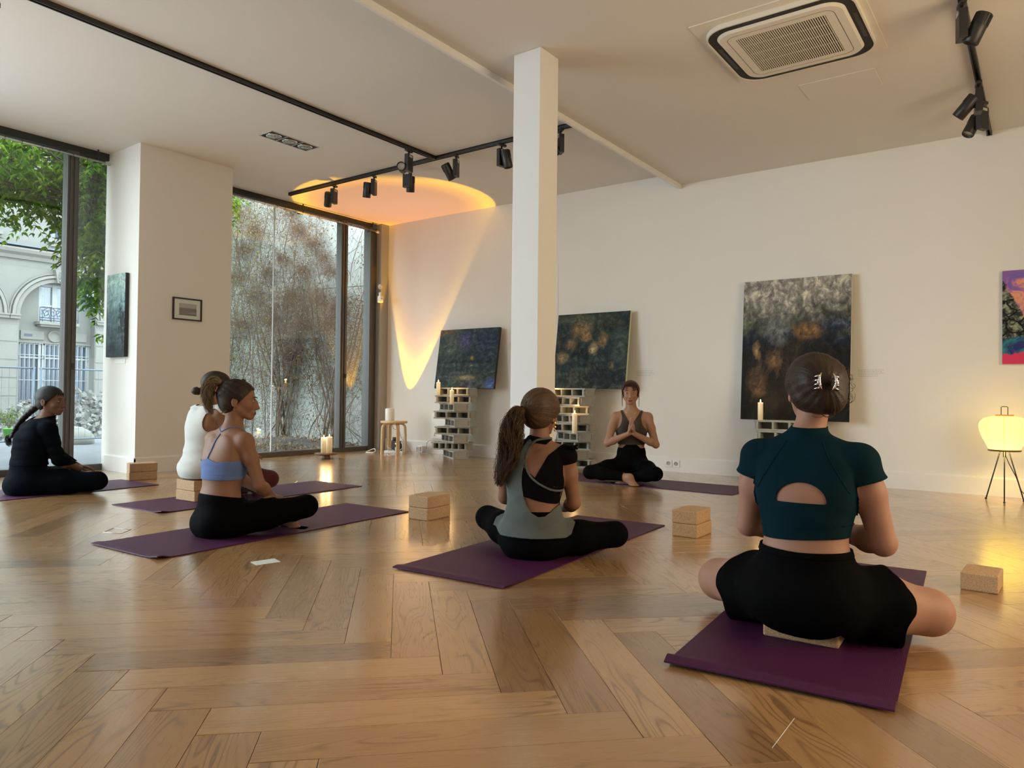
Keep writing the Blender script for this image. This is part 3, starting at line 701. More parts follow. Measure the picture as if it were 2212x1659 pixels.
# ---- sunset projector on the floor behind the stool
LPOS = (-7.22, 7.145, .205)
r = empty('projector_lamp', (LPOS[0], LPOS[1], 0)); tag(r, 'small black projector lamp on the floor behind the stool, throwing orange light up the wall', 'lamp')
MB().box(-.085, .085, -.05, .05, 0, .15, bev=.006).build('housing', MT['black'], r)
MB().lathe([(.034, .15), (.038, .15), (.038, .198), (.034, .198)], 24, cap=False).build('hood', MT['black'], r)
MB().lathe([(0, .152), (.033, .152)], 20, cap=False).build('lens', emit('projector_lens', (1, .35, .05), 3.0), r)
MB().lathe([(0, 0), (.008, 0), (.008, .004), (0, .004)], 12, Tr(.062, -.051, .115, rx=PI / 2)).build('indicator', emit('orange_indicator', (1, .35, .06), 3.0), r)
sp = bpy.data.lights.new('sunset_beam', 'SPOT'); sp.energy = 520; sp.spot_size = math.radians(45.2); sp.spot_blend = 0.05; sp.shadow_soft_size = 0.010; sp.use_nodes = True
nt = sp.node_tree; em = nt.nodes['Emission']; tcn = nt.nodes.new('ShaderNodeTexCoord'); sep = nt.nodes.new('ShaderNodeSeparateXYZ'); nt.links.new(tcn.outputs['Normal'], sep.inputs[0])
ac = nt.nodes.new('ShaderNodeMath'); ac.operation = 'ABSOLUTE'; nt.links.new(sep.outputs[2], ac.inputs[0])
mr = nt.nodes.new('ShaderNodeMapRange'); mr.inputs['From Min'].default_value = 1.0; mr.inputs['From Max'].default_value = math.cos(math.radians(22.6)); nt.links.new(ac.outputs[0], mr.inputs[0])
rp = nt.nodes.new('ShaderNodeValToRGB'); nt.links.new(mr.outputs[0], rp.inputs[0]); e = rp.color_ramp.elements
e[0].position = 0.0; e[0].color = (.36, .13, .055, 1); e[1].position = 1.0; e[1].color = (1.0, .45, .0, 1)
for p_, c_ in ((.48, (.40, .145, .035, 1)), (.70, (.75, .30, .01, 1)), (.84, (1, .52, .0, 1))): q = rp.color_ramp.elements.new(p_); q.color = c_
nt.links.new(rp.outputs[0], em.inputs[0])
so = bpy.data.objects.new('sunset_beam', sp); C.objects.link(so); so.location = LPOS
so.rotation_euler = Vector((.155, -.165, .97)).to_track_quat('-Z', 'Y').to_euler()
# ---- cables and plugs
def cable(name, label, pts, rad, mat, sag=0):
    P = [Vector(p) for p in pts]; out = []
    for i in range(len(P) - 1):
        p0, p1, p2, p3 = P[max(i - 1, 0)], P[i], P[i + 1], P[min(i + 2, len(P) - 1)]
        for t in np.linspace(0, 1, 7)[:-1]:
            out.append(0.5 * ((2 * p1) + (-p0 + p2) * t + (2 * p0 - 5 * p1 + 4 * p2 - p3) * t * t + (-p0 + 3 * p1 - 3 * p2 + p3) * t ** 3))
    out.append(P[-1]); return tag(MB().tube(out, rad, 6).build(name, mat), label, 'cable')
cable('cable', 'white cable looping on the floor left of the stool', [(-7.52, 6.95, .006), (-7.42, 6.80, .006), (-7.33, 6.86, .05), (-7.26, 6.80, .012), (-7.34, 6.72, .006), (-7.22, 6.74, .006)], .005, MT['white'])
cable('cable', 'tangled white cable under the stool', [(-7.12, 6.98, .006), (-7.08, 6.86, .10), (-7.0, 6.80, .09), (-6.97, 6.93, .006), (-7.05, 6.84, .006), (-6.92, 6.88, .03), (-6.9, 6.98, .09), (-6.98, 7.02, .16), (-6.93, 7.05, .30), (-6.97, 7.02, .40)], .004, MT['white'])
cable('cable', 'thin brown cable hanging under the stool seat', [(-7.1, 6.98, .40), (-7.06, 6.95, .33), (-6.99, 6.99, .30), (-7.0, 7.03, .22), (-6.92, 7.06, .12), (-6.86, 7.1, .01)], .0035, MT['cork'])
cable('cable', 'thin grey cable running along the baseboard to the left block stack', [(-6.72, 7.24, .06), (-6.70, 7.23, .15), (-6.60, 7.23, .178), (-6.4, 7.235, .170), (-6.2, 7.25, .166)], .004, MT['grey'])
cable('cable', 'white flex from the power strip to the plug by the baseboard', [(-6.98, 7.0, .02), (-6.92, 7.08, .008), (-6.83, 7.14, .03), (-6.76, 7.2, .05)], .004, MT['white'])
r = empty('power_strip', (-7.02, 6.93, 0), .3); tag(r, 'white power strip on the floor under the stool', 'power strip')
MB().box(-.14, .14, -.025, .025, 0, .035, bev=.005).build('body', MT['white'], r)
for k in range(3): MB().lathe([(0, 0), (.018, 0), (.018, .002), (0, .002)], 16, Tr(-.08 + k * .08, 0, .035)).build('outlet', MT['grey'], r)
MB().box(.02, .075, -.022, .022, .037, .085, bev=.008).build('adapter', MT['white'], r)
r = empty('plug_adapter', (-6.76, 7.18, 0)); tag(r, 'bulky white plug adapter against the baseboard right of the stool', 'plug')
MB().box(-.05, .05, -.04, .05, .012, .105, bev=.014).build('body', MT['white'], r); MB().box(-.075, -.05, -.02, .03, .02, .085, bev=.008).build('black_plug', MT['black'], r)
MB().box(-.03, .03, -.052, -.04, .03, .09, bev=.004).build('switch', MT['grey'], r)

# ================================================================== CONCRETE BLOCK STACKS
def block_mesh(L=.50, D=.20, H=.098, n=3, name='concrete_block'):
    """hollow block lying on its side: cells open to the front and back"""
    t = .017; m = MB(); e = .002
    m.box(-L / 2, L / 2, -D / 2, D / 2, 0, t, bev=e); m.box(-L / 2, L / 2, -D / 2, D / 2, H - t, H, bev=e)
    xs = np.linspace(-L / 2 + .028, L / 2 - .028, n + 1)
    m.box(-L / 2 + .01, L / 2 - .01, D / 2 - .022, D / 2 - .004, .004, H - .004)
    for i, x in enumerate(xs): w = .012 if 0 < i < n else .011; m.box(x - w, x + w, -D / 2 + .002, D / 2 - .002, t - .001, H - t + .001)
    for x in xs[1:-1]:
        for s in (-1, 1): m.box(x - .006, x + .006, s * D / 2 - .005, s * D / 2 + .005, t, H - t)
    for s in (-1, 1): m.box(s * (L / 2 - .012) - .010, s * (L / 2 - .012) + .010, -D / 2 + .03, D / 2 - .03, t - .001, H - t + .001)
    return m
def stack(x, y, rows, yaws, where, offs, base=0.0):
    for i in range(rows):
        n = 3 if i != 1 or 'left' not in where else 5
        o = block_mesh(n=n).build('concrete_block', MT['block'], loc=(x + offs[i % len(offs)] * .02, y, base + i * .098), rot=(0, 0, yaws[i % len(yaws)]))
        pos = 'bottom' if i == 0 else 'top' if i == rows - 1 else ['second', 'third', 'fourth', 'fifth', 'sixth', 'seventh', 'eighth'][i - 1] + ' from the floor'
        tag(o, 'hollow concrete block, %s, in the %s' % (('lowest' if i == 0 else 'topmost' if i == rows - 1 else pos), ' '.join(where.split()[:2])), 'block', 'concrete blocks of the ' + where)
W1, W2 = math.radians(30), math.radians(84)
stack(-6.02, 7.0, 9, [-.58, .30, -.52, .34, -.60, .33, -.46, .30, .05], 'left stack under the dark blue painting', [1, -2, 0, 1, 2, 0, -1, 1, 2])
stack(-4.30, 7.02, 9, [.16, -.50, .20, -.52, .16, -.46, .22, -.40, -.10], 'middle stack under the teal and ochre painting', [1, -1, 0, 2, 0, 1, -1, 1, 0])
stack(-1.98, 7.04, 6, [.1, .9, .05, .8, .1, .05], 'right stack behind the woman in the teal top', [0, 1, -1, 0, 1, 0])

# ================================================================== CANDLES
def flame(parent, z, light=True, loc=None, power=1.3):
    MB().lathe([(0, z), (.0045, z + .005), (.0065, z + .012), (.0045, z + .024), (0, z + .038)], 12).build('flame', MT['flame'], parent)
    MB().tube([(0, 0, z - .012), (0, 0, z + .006)], .0012, 6).build('wick', MT['black'], parent)
    if light:
        l = bpy.data.lights.new('candle_light', 'POINT'); l.energy = power; l.color = (1, .58, .22); l.shadow_soft_size = .012
        o = bpy.data.objects.new('candle_light', l); C.objects.link(o); o.location = loc
def candle(x, y, z, h, rad, label, group='candles on the block stacks', power=.7):
    r = empty('candle', (x, y, z)); tag(r, label, 'candle', group)
    MB().lathe([(0, 0), (rad, 0), (rad, h - .003), (rad - .003, h), (rad * .7, h - .002), (rad * .5, h - .006), (0, h - .008)], 24).build('wax_body', MT['wax'], r)
    flame(r, h - .004, True, (x, y - .0, z + h + .045), power); return r
candle(-6.17, 6.85, .784, .165, .026, 'slim cream candle on the left end of the left block stack')
candle(-5.90, 6.80, .686, .165, .026, 'slim cream candle standing lower and further right on the left block stack')
candle(-4.47, 6.88, .686, .165, .028, 'cream candle at the upper left of the middle block stack')
candle(-4.13, 6.80, .392, .215, .028, 'taller cream candle lower down at the right of the middle block stack')
candle(-2.17, 6.95, .588, .165, .024, 'cream candle before the tall painting, left of the hair claw woman\'s head')
TX, TY = -7.03, 5.80
r = empty('candle_tray', (TX, TY, 0)); tag(r, 'low turned wooden cake stand on the floor by the window, holding two candles', 'tray')
MB().lathe([(0, 0), (.055, 0), (.05, .012), (.045, .035), (.05, .052), (0, .052)], 28).build('foot', MT['walnut'], r)
MB().lathe([(0, .052), (.135, .052), (.142, .058), (.142, .066), (.137, .070), (0, .068)], 40).build('plate', MT['walnut'], r)
candle(TX - .037, TY - .012, .070, .185, .034, 'left candle of the pair on the wooden stand by the window', 'candles on the wooden stand', 1.6)
candle(TX + .036, TY + .012, .070, .195, .036, 'right candle of the pair on the wooden stand by the window', 'candles on the wooden stand', 1.6)

# ================================================================== FLOOR LAMP
LX, LY = -.255, 6.96
r = empty('floor_lamp', (LX, LY, 0)); tag(r, 'glowing yellow paper lantern lamp on a thin black tripod at the right', 'lamp')
prof = [(.105, .405), (.112, .425), (.135, .47), (.158, .52), (.172, .565), (.175, .60), (.168, .628), (.145, .652), (.105, .668), (.055, .676)]
def shade_mat():
    t = NT('lantern_paper'); tr = t.n('ShaderNodeBsdfTranslucent'); tr.inputs[0].default_value = (.80, .66, .20, 1)
    df = t.n('ShaderNodeBsdfDiffuse'); df.inputs[0].default_value = (.75, .68, .42, 1)
    em = t.n('ShaderNodeEmission'); em.inputs[0].default_value = (1, .80, .16, 1); em.inputs[1].default_value = .85
    a = t.n('ShaderNodeMixShader'); a.inputs[0].default_value = .5; t.l(df.outputs[0], a.inputs[1]); t.l(tr.outputs[0], a.inputs[2])
    b = t.n('ShaderNodeAddShader'); t.l(a.outputs[0], b.inputs[0]); t.l(em.outputs[0], b.inputs[1]); t.l(b.outputs[0], t.out.inputs[0]); return t.m
SM = shade_mat()
def lerp_prof(P, n):
    P = np.array(P); t = np.linspace(0, len(P) - 1, n); i = np.minimum(t.astype(int), len(P) - 2); f = (t - i)[:, None]; return P[i] * (1 - f) + P[i + 1] * f
V = []; F = []; PR = lerp_prof(prof, 40); seg = 64
for i, (rr, z) in enumerate(PR):
    for k in range(seg):
        a = 2 * PI * k / seg; lobes = 1 - .035 * abs(math.cos(a * 4)) ** 8 * min(1, (z - .4) * 8) ; ridge = 1 + .004 * math.sin(i * 1.9)
        V.append((rr * lobes * ridge * math.cos(a), rr * lobes * ridge * math.sin(a), z))
for i in range(len(PR) - 1):
    for k in range(seg): F.append((i * seg + k, i * seg + (k + 1) % seg, (i + 1) * seg + (k + 1) % seg, (i + 1) * seg + k))
MB().add(V, F, True).build('lamp_shade', SM, r)
for k in range(8):
    a = 2 * PI * k / 8 + PI / 8 * 0; MB().tube([((rr * .967) * math.cos(a), (rr * .967) * math.sin(a), z) for rr, z in PR[::3]], .0016, 5).build('rib', simple('rib_wire', (.55, .50, .14), .5) if k == 0 else bpy.data.materials['rib_wire'], r)
MB().lathe([(.097, .398), (.112, .398), (.112, .412), (.097, .412)], 32, cap=False).build('bottom_ring', MT['walnut'], r)
MB().box(-.062, .062, -.018, .018, .672, .686, bev=.003).build('top_bar', MT['orange'], r)
MB().tube([(-.022, 0, .684), (-.022, 0, .745), (-.018, 0, .750), (.018, 0, .750), (.022, 0, .745), (.022, 0, .684)], .0028, 8).build('handle', MT['black'], r)
for x, y in ((-.125, .045), (.005, -.15), (.125, .06)):
    m = MB().tube([(x * .22, y * .22, .402), (x, y, .008)], .0048, 8); m.sphere((x, y, .010), .009, 10); m.build('leg', MT['black'], r)
MB().lathe([(0, .35), (.010, .35), (.010, .40), (.016, .40), (.016, .44), (0, .44)], 16).build('lamp_holder', MT['black'], r)
MB().sphere((0, 0, .475), (.030, .030, .035), 16).build('bulb', emit('bulb', (1, .85, .5), 12.0), r)
MB().tube([(.008, 0, .36), (.03, 0, .30), (.075, .01, .20), (.11, .02, .09), (.17, .05, .015), (.45, .15, .006)], .0035, 6).build('cord', MT['black'], r)
l = bpy.data.lights.new('lantern_bulb', 'POINT'); l.energy = 26; l.color = (1, .70, .16); l.shadow_soft_size = .035
o = bpy.data.objects.new('lantern_bulb', l); C.objects.link(o); o.location = (LX, LY, .475)

# ================================================================== MATS
def mat_obj(x0, y0, ang, L, label, curl=.0, curl_corner=0, bump_near=.0, W=.61):
    """x0, y0: near left corner; runs along local +y"""
    nx, ny = 20, 60; th = .0055; m = MB(); V = []; F = []
    def hgt(u, v):
        h = 0.0
        d = v * L
        if bump_near: h += bump_near * math.exp(-((d - .03) / .030) ** 2) * (.55 + .45 * math.sin(u * 2.1 + .8))
        if curl_corner: h += curl_corner * math.exp(-((1 - u) * W / .05) ** 2 - (d / .05) ** 2)
        return h
    for s in (0, 1):
        for j in range(ny + 1):
            v = (j / ny) ** 1.6
            for i in range(nx + 1): u = i / nx; V.append((u * W, v * L, hgt(u, v) + (th if s else .0006)))
    N = (nx + 1) * (ny + 1); id_ = lambda i, j: j * (nx + 1) + i
    for j in range(ny):
        for i in range(nx): a, b, c, d = id_(i, j), id_(i + 1, j), id_(i + 1, j + 1), id_(i, j + 1); F.append((N + a, N + b, N + c, N + d)); F.append((a, d, c, b))
    for i in range(nx): F.append((id_(i, 0), id_(i + 1, 0), N + id_(i + 1, 0), N + id_(i, 0))); F.append((id_(i + 1, ny), id_(i, ny), N + id_(i, ny), N + id_(i + 1, ny)))
    for j in range(ny): F.append((id_(0, j + 1), id_(0, j), N + id_(0, j), N + id_(0, j + 1))); F.append((id_(nx, j), id_(nx, j + 1), N + id_(nx, j + 1), N + id_(nx, j)))
    m.add(V, F, True); o = m.build('yoga_mat', MT['mat'], loc=(x0, y0, 0), rot=(0, 0, ang)); e = o.modifiers.new('edges', 'EDGE_SPLIT'); e.split_angle = math.radians(50)
    return tag(o, label, 'mat', 'purple yoga mats on the floor')
mat_obj(-.914, 2.029, .075, 1.80, 'purple ribbed yoga mat nearest the camera, under the woman in the teal top', bump_near=.024)
mat_obj(-2.405, 2.374, .055, 1.80, 'purple yoga mat under the woman in the grey tank top', bump_near=.008)
mat_obj(-3.990, 1.765, .045, 1.78, 'purple yoga mat under the woman in the blue bra top', bump_near=.006, curl_corner=.012)
mat_obj(-5.255, 2.46, .04, 1.80, 'purple yoga mat under the person in the white tank top', curl_corner=.012)
mat_obj(-6.60, 1.40, .04, 1.80, 'violet yoga mat under the girl with the braid by the left window')
mat_obj(-2.05, 5.86, PI / 2, 1.80, 'purple yoga mat under the smiling woman facing the class, lying crosswise')
# ================================================================== CORK BLOCKS
def cork_block(x, y, z, ang, label, group=None, h=.075, l=.23, w=.15):
    o = MB().box(-w / 2, w / 2, -l / 2, l / 2, 0, h, bev=.006).build('yoga_block', MT['cork'], loc=(x, y, z), rot=(0, 0, ang)); return tag(o, label, 'yoga block', group)
g = 'pairs of stacked cork blocks'
cork_block(-3.215, 3.50, 0, .0 + .06, 'lower cork block of the pair right of the blue-bra woman\'s mat', g, w=.16, l=.235)
cork_block(-3.22, 3.505, .0755, .06 + .02, 'upper cork block of the pair right of the blue-bra woman\'s mat', g, w=.16, l=.235)
cork_block(-1.655, 4.05, 0, .0, 'lower cork block of the pair right of the grey-tank woman\'s mat', g)
cork_block(-1.66, 4.05, .0755, .03, 'upper cork block of the pair right of the grey-tank woman\'s mat', g)
cork_block(-6.575, 3.335, 0, -.30, 'lower cork block of the pair by the pillar foot', g, w=.13)
cork_block(-6.572, 3.335, .0755, -.28, 'upper cork block of the pair by the pillar foot', g, w=.13)
cork_block(-.215, 3.71, 0, -.05, 'single cork block on the floor at the right edge', None, w=.135, l=.2)
cork_block(-.645, 2.55, .006, PI / 2 + .04, 'cork block the woman in the teal top sits on', None, w=.15, l=.235, h=.07)
cork_block(-5.03, 2.94, .006, PI / 2 + .06, 'lower cork block under the person in the white tank top', 'cork blocks under the white-tank person', w=.15)
cork_block(-5.03, 2.94, .0815, PI / 2 + .02, 'upper cork block under the person in the white tank top', 'cork blocks under the white-tank person', w=.15)
# small things on the floor
o = MB().prism([(-3.01, 2.045), (-2.93, 2.022), (-2.905, 2.135), (-2.985, 2.158)], .0006, .0018).build('paper_slip', simple('pale_paper', (.62, .66, .62), .7)); tag(o, 'small pale paper slip on the floor before the blue-bra woman\'s mat', 'paper')
t0 = [on_z(*p) for p in ((222, 1150), (262, 1153), (284, 1144), (246, 1141))]
m = MB()
for i in range(4): a, b = t0[i], t0[(i + 1) % 4]; m.tube([(a[0], a[1], .001), (b[0], b[1], .001)], .0016, 5)
tag(m.build('floor_marking', MT['white']), 'thin white rectangle outline on the floor left of the blue-bra woman\'s mat', 'marking')
a, b = on_z(1716, 1552), on_z(1668, 1616)
tag(MB().tube([(a[0], a[1], .0006), (b[0], b[1], .0006)], .0009, 5).build('joint_filler', MT['white']), 'thin white line of filler in a plank joint at the bottom right', 'filler')
# ================================================================== OUTDOORS
def stone(name, a, b, sc=1.2, bump=.3):
    t = NT(name); v = t.coord('Object')
    c = t.mix(t.noise(v, sc, 6, .65), a, b); c = t.mix(t.math('MULTIPLY', t.noise(v, 30, 4, .7), .3), c, tuple(x * .6 for x in a))
    return t.pbr(c, .9, 0, t.bump(t.noise(v, 24, 5, .7), bump, .01))
MT['lime'] = stone('limestone', (0.133, 0.137, 0.126), (0.189, 0.189, 0.168)); MT['lime2'] = stone('limestone_trim', (0.140, 0.140, 0.129), (0.210, 0.207, 0.182), 2)
MT['cwall'] = stone('courtyard_concrete', (0.403, 0.426, 0.395), (0.542, 0.558, 0.519), 1.0, .15)
MT['paving'] = stone('courtyard_paving', (0.077, 0.087, 0.098), (0.140, 0.151, 0.161), 2.0, .6)
MT['soil'] = stone('dark_soil', (.035, .032, .03), (.09, .08, .075), 9, 1.0)
MT['zinc'] = simple('zinc', (0.098, 0.126, 0.168), .5, .2)
MT['fsteel'] = simple('galvanised_steel', (0.112, 0.154, 0.196), .45, .3)
MT['iron'] = simple('wrought_iron', (.03, .045, .075), .5)
MT['paint'] = simple('window_paint', (0.238, 0.259, 0.259), .5)
MT['curtain'] = simple('net_curtain', (0.140, 0.196, 0.266), .9)
MT['darkglass'] = simple('dim_window_glass', (.035, .055, .085), .15)
# ground
g_ = MB().add([(-8.0, -12, -.02), (-8.0, 8.0, -.02), (-23, 20, -.36), (-23, -12, -.36)], [(0, 1, 2, 3)]).build('ground', MT['paving']); tag(g_, kind='structure')
cob = MB(); 
for i in range(300):
    x, y = -8.3 - (i % 20) * .24, 1.6 + (i // 20) * .30 + (i % 2) * .15
# façade of the house across the yard
XF = -22.0; KF = 22 / 17.0
fy = lambda y: y * KF
fz = lambda z: .8 + (z - .8) * KF
H_ = empty('courtyard_house', (XF, 8.8, -.34)); tag(H_, 'pale limestone house across the courtyard, with arched bays and iron balconies', 'house')
def hp(name, m, mat, par=None):
    o = m.build(name, mat, par or H_)
    if par is None: o.matrix_parent_inverse = Matrix.Translation((-XF, -8.8, .34))
    return o
def hsub(name, m, mat, par):
    o = m.build(name, mat, par); o.matrix_parent_inverse = Matrix.Identity(4); return o
bays = [fy(4.92), fy(6.78), fy(8.64), fy(10.5)]; AR = .74 * KF; ZS = fz(2.34); ZC = fz(3.50); ZG = -.36
# wall with arched openings: strips
m = MB(); edges = [-6.0]
for b in bays: edges += [b - AR, b + AR]
edges.append(22.0)
for i in range(0, len(edges), 2): m.box(XF - .5, XF, edges[i], edges[i + 1], ZG, ZS + .001)
n = 14
for b in bays:
    arc = [(b + AR * math.cos(t), ZS + AR * math.sin(t)) for t in np.linspace(PI, 0, n + 1)]
    for (ya, za), (yb, zb) in zip(arc[:-1], arc[1:]):
        m.add([(XF, ya, za), (XF, yb, zb), (XF, yb, ZC), (XF, ya, ZC), (XF - .25, ya, za), (XF - .25, yb, zb)], [(0, 1, 2, 3), (0, 4, 5, 1)])
for i in range(0, len(edges), 2): m.add([(XF, edges[i], ZS), (XF, edges[i + 1], ZS), (XF, edges[i + 1], ZC), (XF, edges[i], ZC)], [(0, 1, 2, 3)])
UW = [(bays[k] - .25 + .12, bays[k] + .25 + .30) for k in range(4)]
m.box(XF - .5, XF, -6, 22, ZC, fz(4.0))
e2 = [-6.0]
for a, b in UW: e2 += [a - .1, b + .35]
e2.append(22.0)
for i in range(0, len(e2), 2): m.box(XF - .5, XF, e2[i], e2[i + 1], fz(4.0), fz(5.4))
m.box(XF - .5, XF, -6, 22, fz(5.4), 9.5)
hp('facade_wall', m, MT['lime'])
# ashlar joints on the piers
for i in range(0, len(edges), 2):
    ya, yb = max(edges[i], 3), min(edges[i + 1], 15)
    if yb - ya < .1: continue
    for k in range(6): hp('ashlar_course', MB().box(XF, XF + .012, ya + .02, yb - .02, ZG + .03 + k * .48, ZG + .46 + k * .48, bev=.006), MT['lime2'])
hp('cornice', MB().prism([(XF, fz(3.50)), (XF + .12, fz(3.50)), (XF + .14, fz(3.54)), (XF + .22, fz(3.58)), (XF + .26, fz(3.66)), (XF + .26, fz(3.69)), (XF, fz(3.72))], -6, 22, 'y') if False else MB().add([(XF + a, y, z) for y in (-6, 22) for a, z in ((0, fz(3.48)), (.08, fz(3.48)), (.12, fz(3.55)), (.22, fz(3.60)), (.26, fz(3.66)), (.26, fz(3.69)), (0, fz(3.73)))], [tuple((i, (i + 1) % 7, 7 + (i + 1) % 7, 7 + i)) for i in range(7)]), MT['lime2'])
hp('cornice_flashing', MB().box(XF, XF + .28, -6, 22, fz(3.73), fz(3.755)), MT['zinc'])
for b in bays:
    for rr, wd, pr in ((AR, .10, .05), (AR + .12, .07, .10), (AR + .22, .03, .05)):
        V = []; n = 20
        for t in np.linspace(PI, 0, n + 1):
            for r_, x_ in ((rr, XF), (rr, XF + pr), (rr + wd, XF + pr), (rr + wd, XF)): V.append((x_, b + r_ * math.cos(t), ZS + r_ * math.sin(t)))
        hp('archivolt', MB().add(V, [(i * 4 + j, (i + 1) * 4 + j, (i + 1) * 4 + (j + 1) % 4, i * 4 + (j + 1) % 4) for i in range(n) for j in range(4)]), MT['lime2'])
    k_ = MB().prism([(b - .10, ZS + AR - .02), (b + .10, ZS + AR - .02), (b + .16, ZS + AR + .34), (b - .16, ZS + AR + .34)], XF, XF + .16, 'x')
    for j in range(9): a = j * 2.4; k_.sphere((XF + .16, b + .08 * math.cos(a) * (j / 9), ZS + AR + .15 + .12 * math.sin(a)), (.05, .055, .055), 8)
    k_.sphere((XF + .18, b, ZS + AR + .17), (.08, .07, .10), 10); hp('carved_keystone', k_, MT['lime2'])
    for s in (-1, 1):
        y = b + s * AR; hp('impost', MB().box(XF - .2, XF + .10, y - (.0 if s > 0 else .238), y + (.238 if s > 0 else .0), ZS - .12, ZS - .04).box(XF - .2, XF + .14, y - (.0 if s > 0 else .241), y + (.241 if s > 0 else .0), ZS - .04, ZS), MT['lime2'])
    # infill wall of the bay, set back
    xb = XF - .26; inf = MB(); wz0, wz1 = fz(2.25), fz(3.05); wy0, wy1 = b - .31 * KF, b + .31 * KF
    lz0, lz1 = fz(.55), fz(1.78)
    inf.box(xb - .2, xb, b - AR, wy0, fz(1.80), ZS + AR); inf.box(xb - .2, xb, wy1, b + AR, fz(1.80), ZS + AR); inf.box(xb - .2, xb, wy0, wy1, fz(1.80), wz0); inf.box(xb - .2, xb, wy0, wy1, wz1, ZS + AR)
    inf.box(xb - .2, xb, b - AR, b + AR, ZG, lz0)
    hp('bay_wall', inf, MT['lime'])
    # French window with curtains
    f = hp('window', MB().box(xb - .1, xb - .03, wy0, wy0 + .07, wz0, wz1).box(xb - .1, xb - .03, wy1 - .07, wy1, wz0, wz1).box(xb - .1, xb - .03, wy0, wy1, wz1 - .07, wz1).box(xb - .1, xb - .02, (wy0 + wy1) / 2 - .06, (wy0 + wy1) / 2 + .06, wz0, wz1).box(xb - .1, xb - .04, wy0, wy1, wz0 + .42, wz0 + .47), MT['paint'])
    for ya, yb in ((wy0 + .06, (wy0 + wy1) / 2 - .05), ((wy0 + wy1) / 2 + .05, wy1 - .06)):
        V = []; nn = 26
        for i in range(nn + 1):
            y = ya + (yb - ya) * i / nn; x = xb - .13 + .018 * math.sin(i * 1.7)
            V += [(x, y, wz0), (x, y, wz1)]
        hsub('curtain', MB().add(V, [(2 * i, 2 * i + 2, 2 * i + 3, 2 * i + 1) for i in range(nn)], True), MT['curtain'], f); hsub('pane', MB().box(xb - .085, xb - .08, ya, yb, wz0, wz1), MT['glass'], f)
    # balcony
    bx = XF - .02; bl = hp('balcony', MB().box(xb, bx + .12, wy0 - .10, wy1 + .10, wz0 - .10, wz0 - .02).box(xb, bx + .06, wy0 - .05, wy1 + .05, wz0 - .16, wz0 - .10), MT['lime2'])
    ir = MB(); 
    for z in (wz0 + .02, wz0 + .08, wz0 + .36): ir.tube([(bx + .06, wy0 - .08, z), (bx + .06, wy1 + .08, z)], .011, 5)
    for y in (wy0 - .08, (wy0 * 2 + wy1) / 3, (wy0 + 2 * wy1) / 3, wy1 + .08): ir.tube([(bx + .06, y, wz0 - .02), (bx + .06, y, wz0 + .36)], .010, 5)
    for k in range(5):
        yc = wy0 + (wy1 - wy0) * (k + .5) / 5; sg = 1 if k % 2 else -1
        ir.tube([(bx + .06, yc + sg * (.02 + .055 * a / 6) * math.cos(a), wz0 + .22 + (.02 + .075 * a / 6) * math.sin(a)) for a in np.linspace(0, 8, 18)], .009, 4)
    hsub('iron_railing', ir, MT['iron'], bl)
    # panel course with a round boss
    pz = fz(1.93); pc = hp('panel_course', MB().box(xb, xb + .04, b - AR + .12, b - .26, pz - .10, pz + .14, bev=.01).box(xb, xb + .04, b + .26, b + AR - .12, pz - .10, pz + .14, bev=.01).box(xb, xb + .05, b - AR, b + AR, fz(1.78), fz(1.80)), MT['lime2'])
    hsub('round_boss', MB().lathe([(.17, 0), (.17, .05), (.13, .05), (.12, .02), (0, .02)], 24, Tr(xb, b, pz + .02, ry=PI / 2), cap=False), MT['lime2'], pc)
    hsub('vent', MB().box(xb + .04, xb + .045, b - AR + .20, b - AR + .40, pz - .02, pz + .05), MT['iron'], pc)
    # barred ground-floor windows
    lw = np.linspace(b - AR + .04, b + AR - .04, 4)
    for j in range(3):
        ya, yb = lw[j] + .05, lw[j + 1] - .05
        fr = hp('barred_window', MB().box(xb - .08, xb - .02, ya - .06, ya + .03, lz0, lz1).box(xb - .08, xb - .02, yb - .03, yb + .06, lz0, lz1).box(xb - .08, xb - .02, ya, yb, lz1 - .04, lz1 + .02).box(xb - .08, xb - .02, ya, yb, fz(1.45), fz(1.49)), MT['paint'])
        hsub('pane', MB().box(xb - .075, xb - .07, ya, yb, lz0, lz1), MT['darkglass'], fr)
        for y in np.linspace(ya + .03, yb - .03, 5): hsub('window_bar', MB().tube([(xb + .02, y, lz0), (xb + .02, y, lz1 + .03)], .011, 5), MT['paint'], fr)
        for z in (fz(1.47), fz(1.53), fz(1.0)): hsub('cross_bar', MB().box(xb + .01, xb + .03, ya - .04, yb + .04, z - .008, z + .008), MT['paint'], fr)
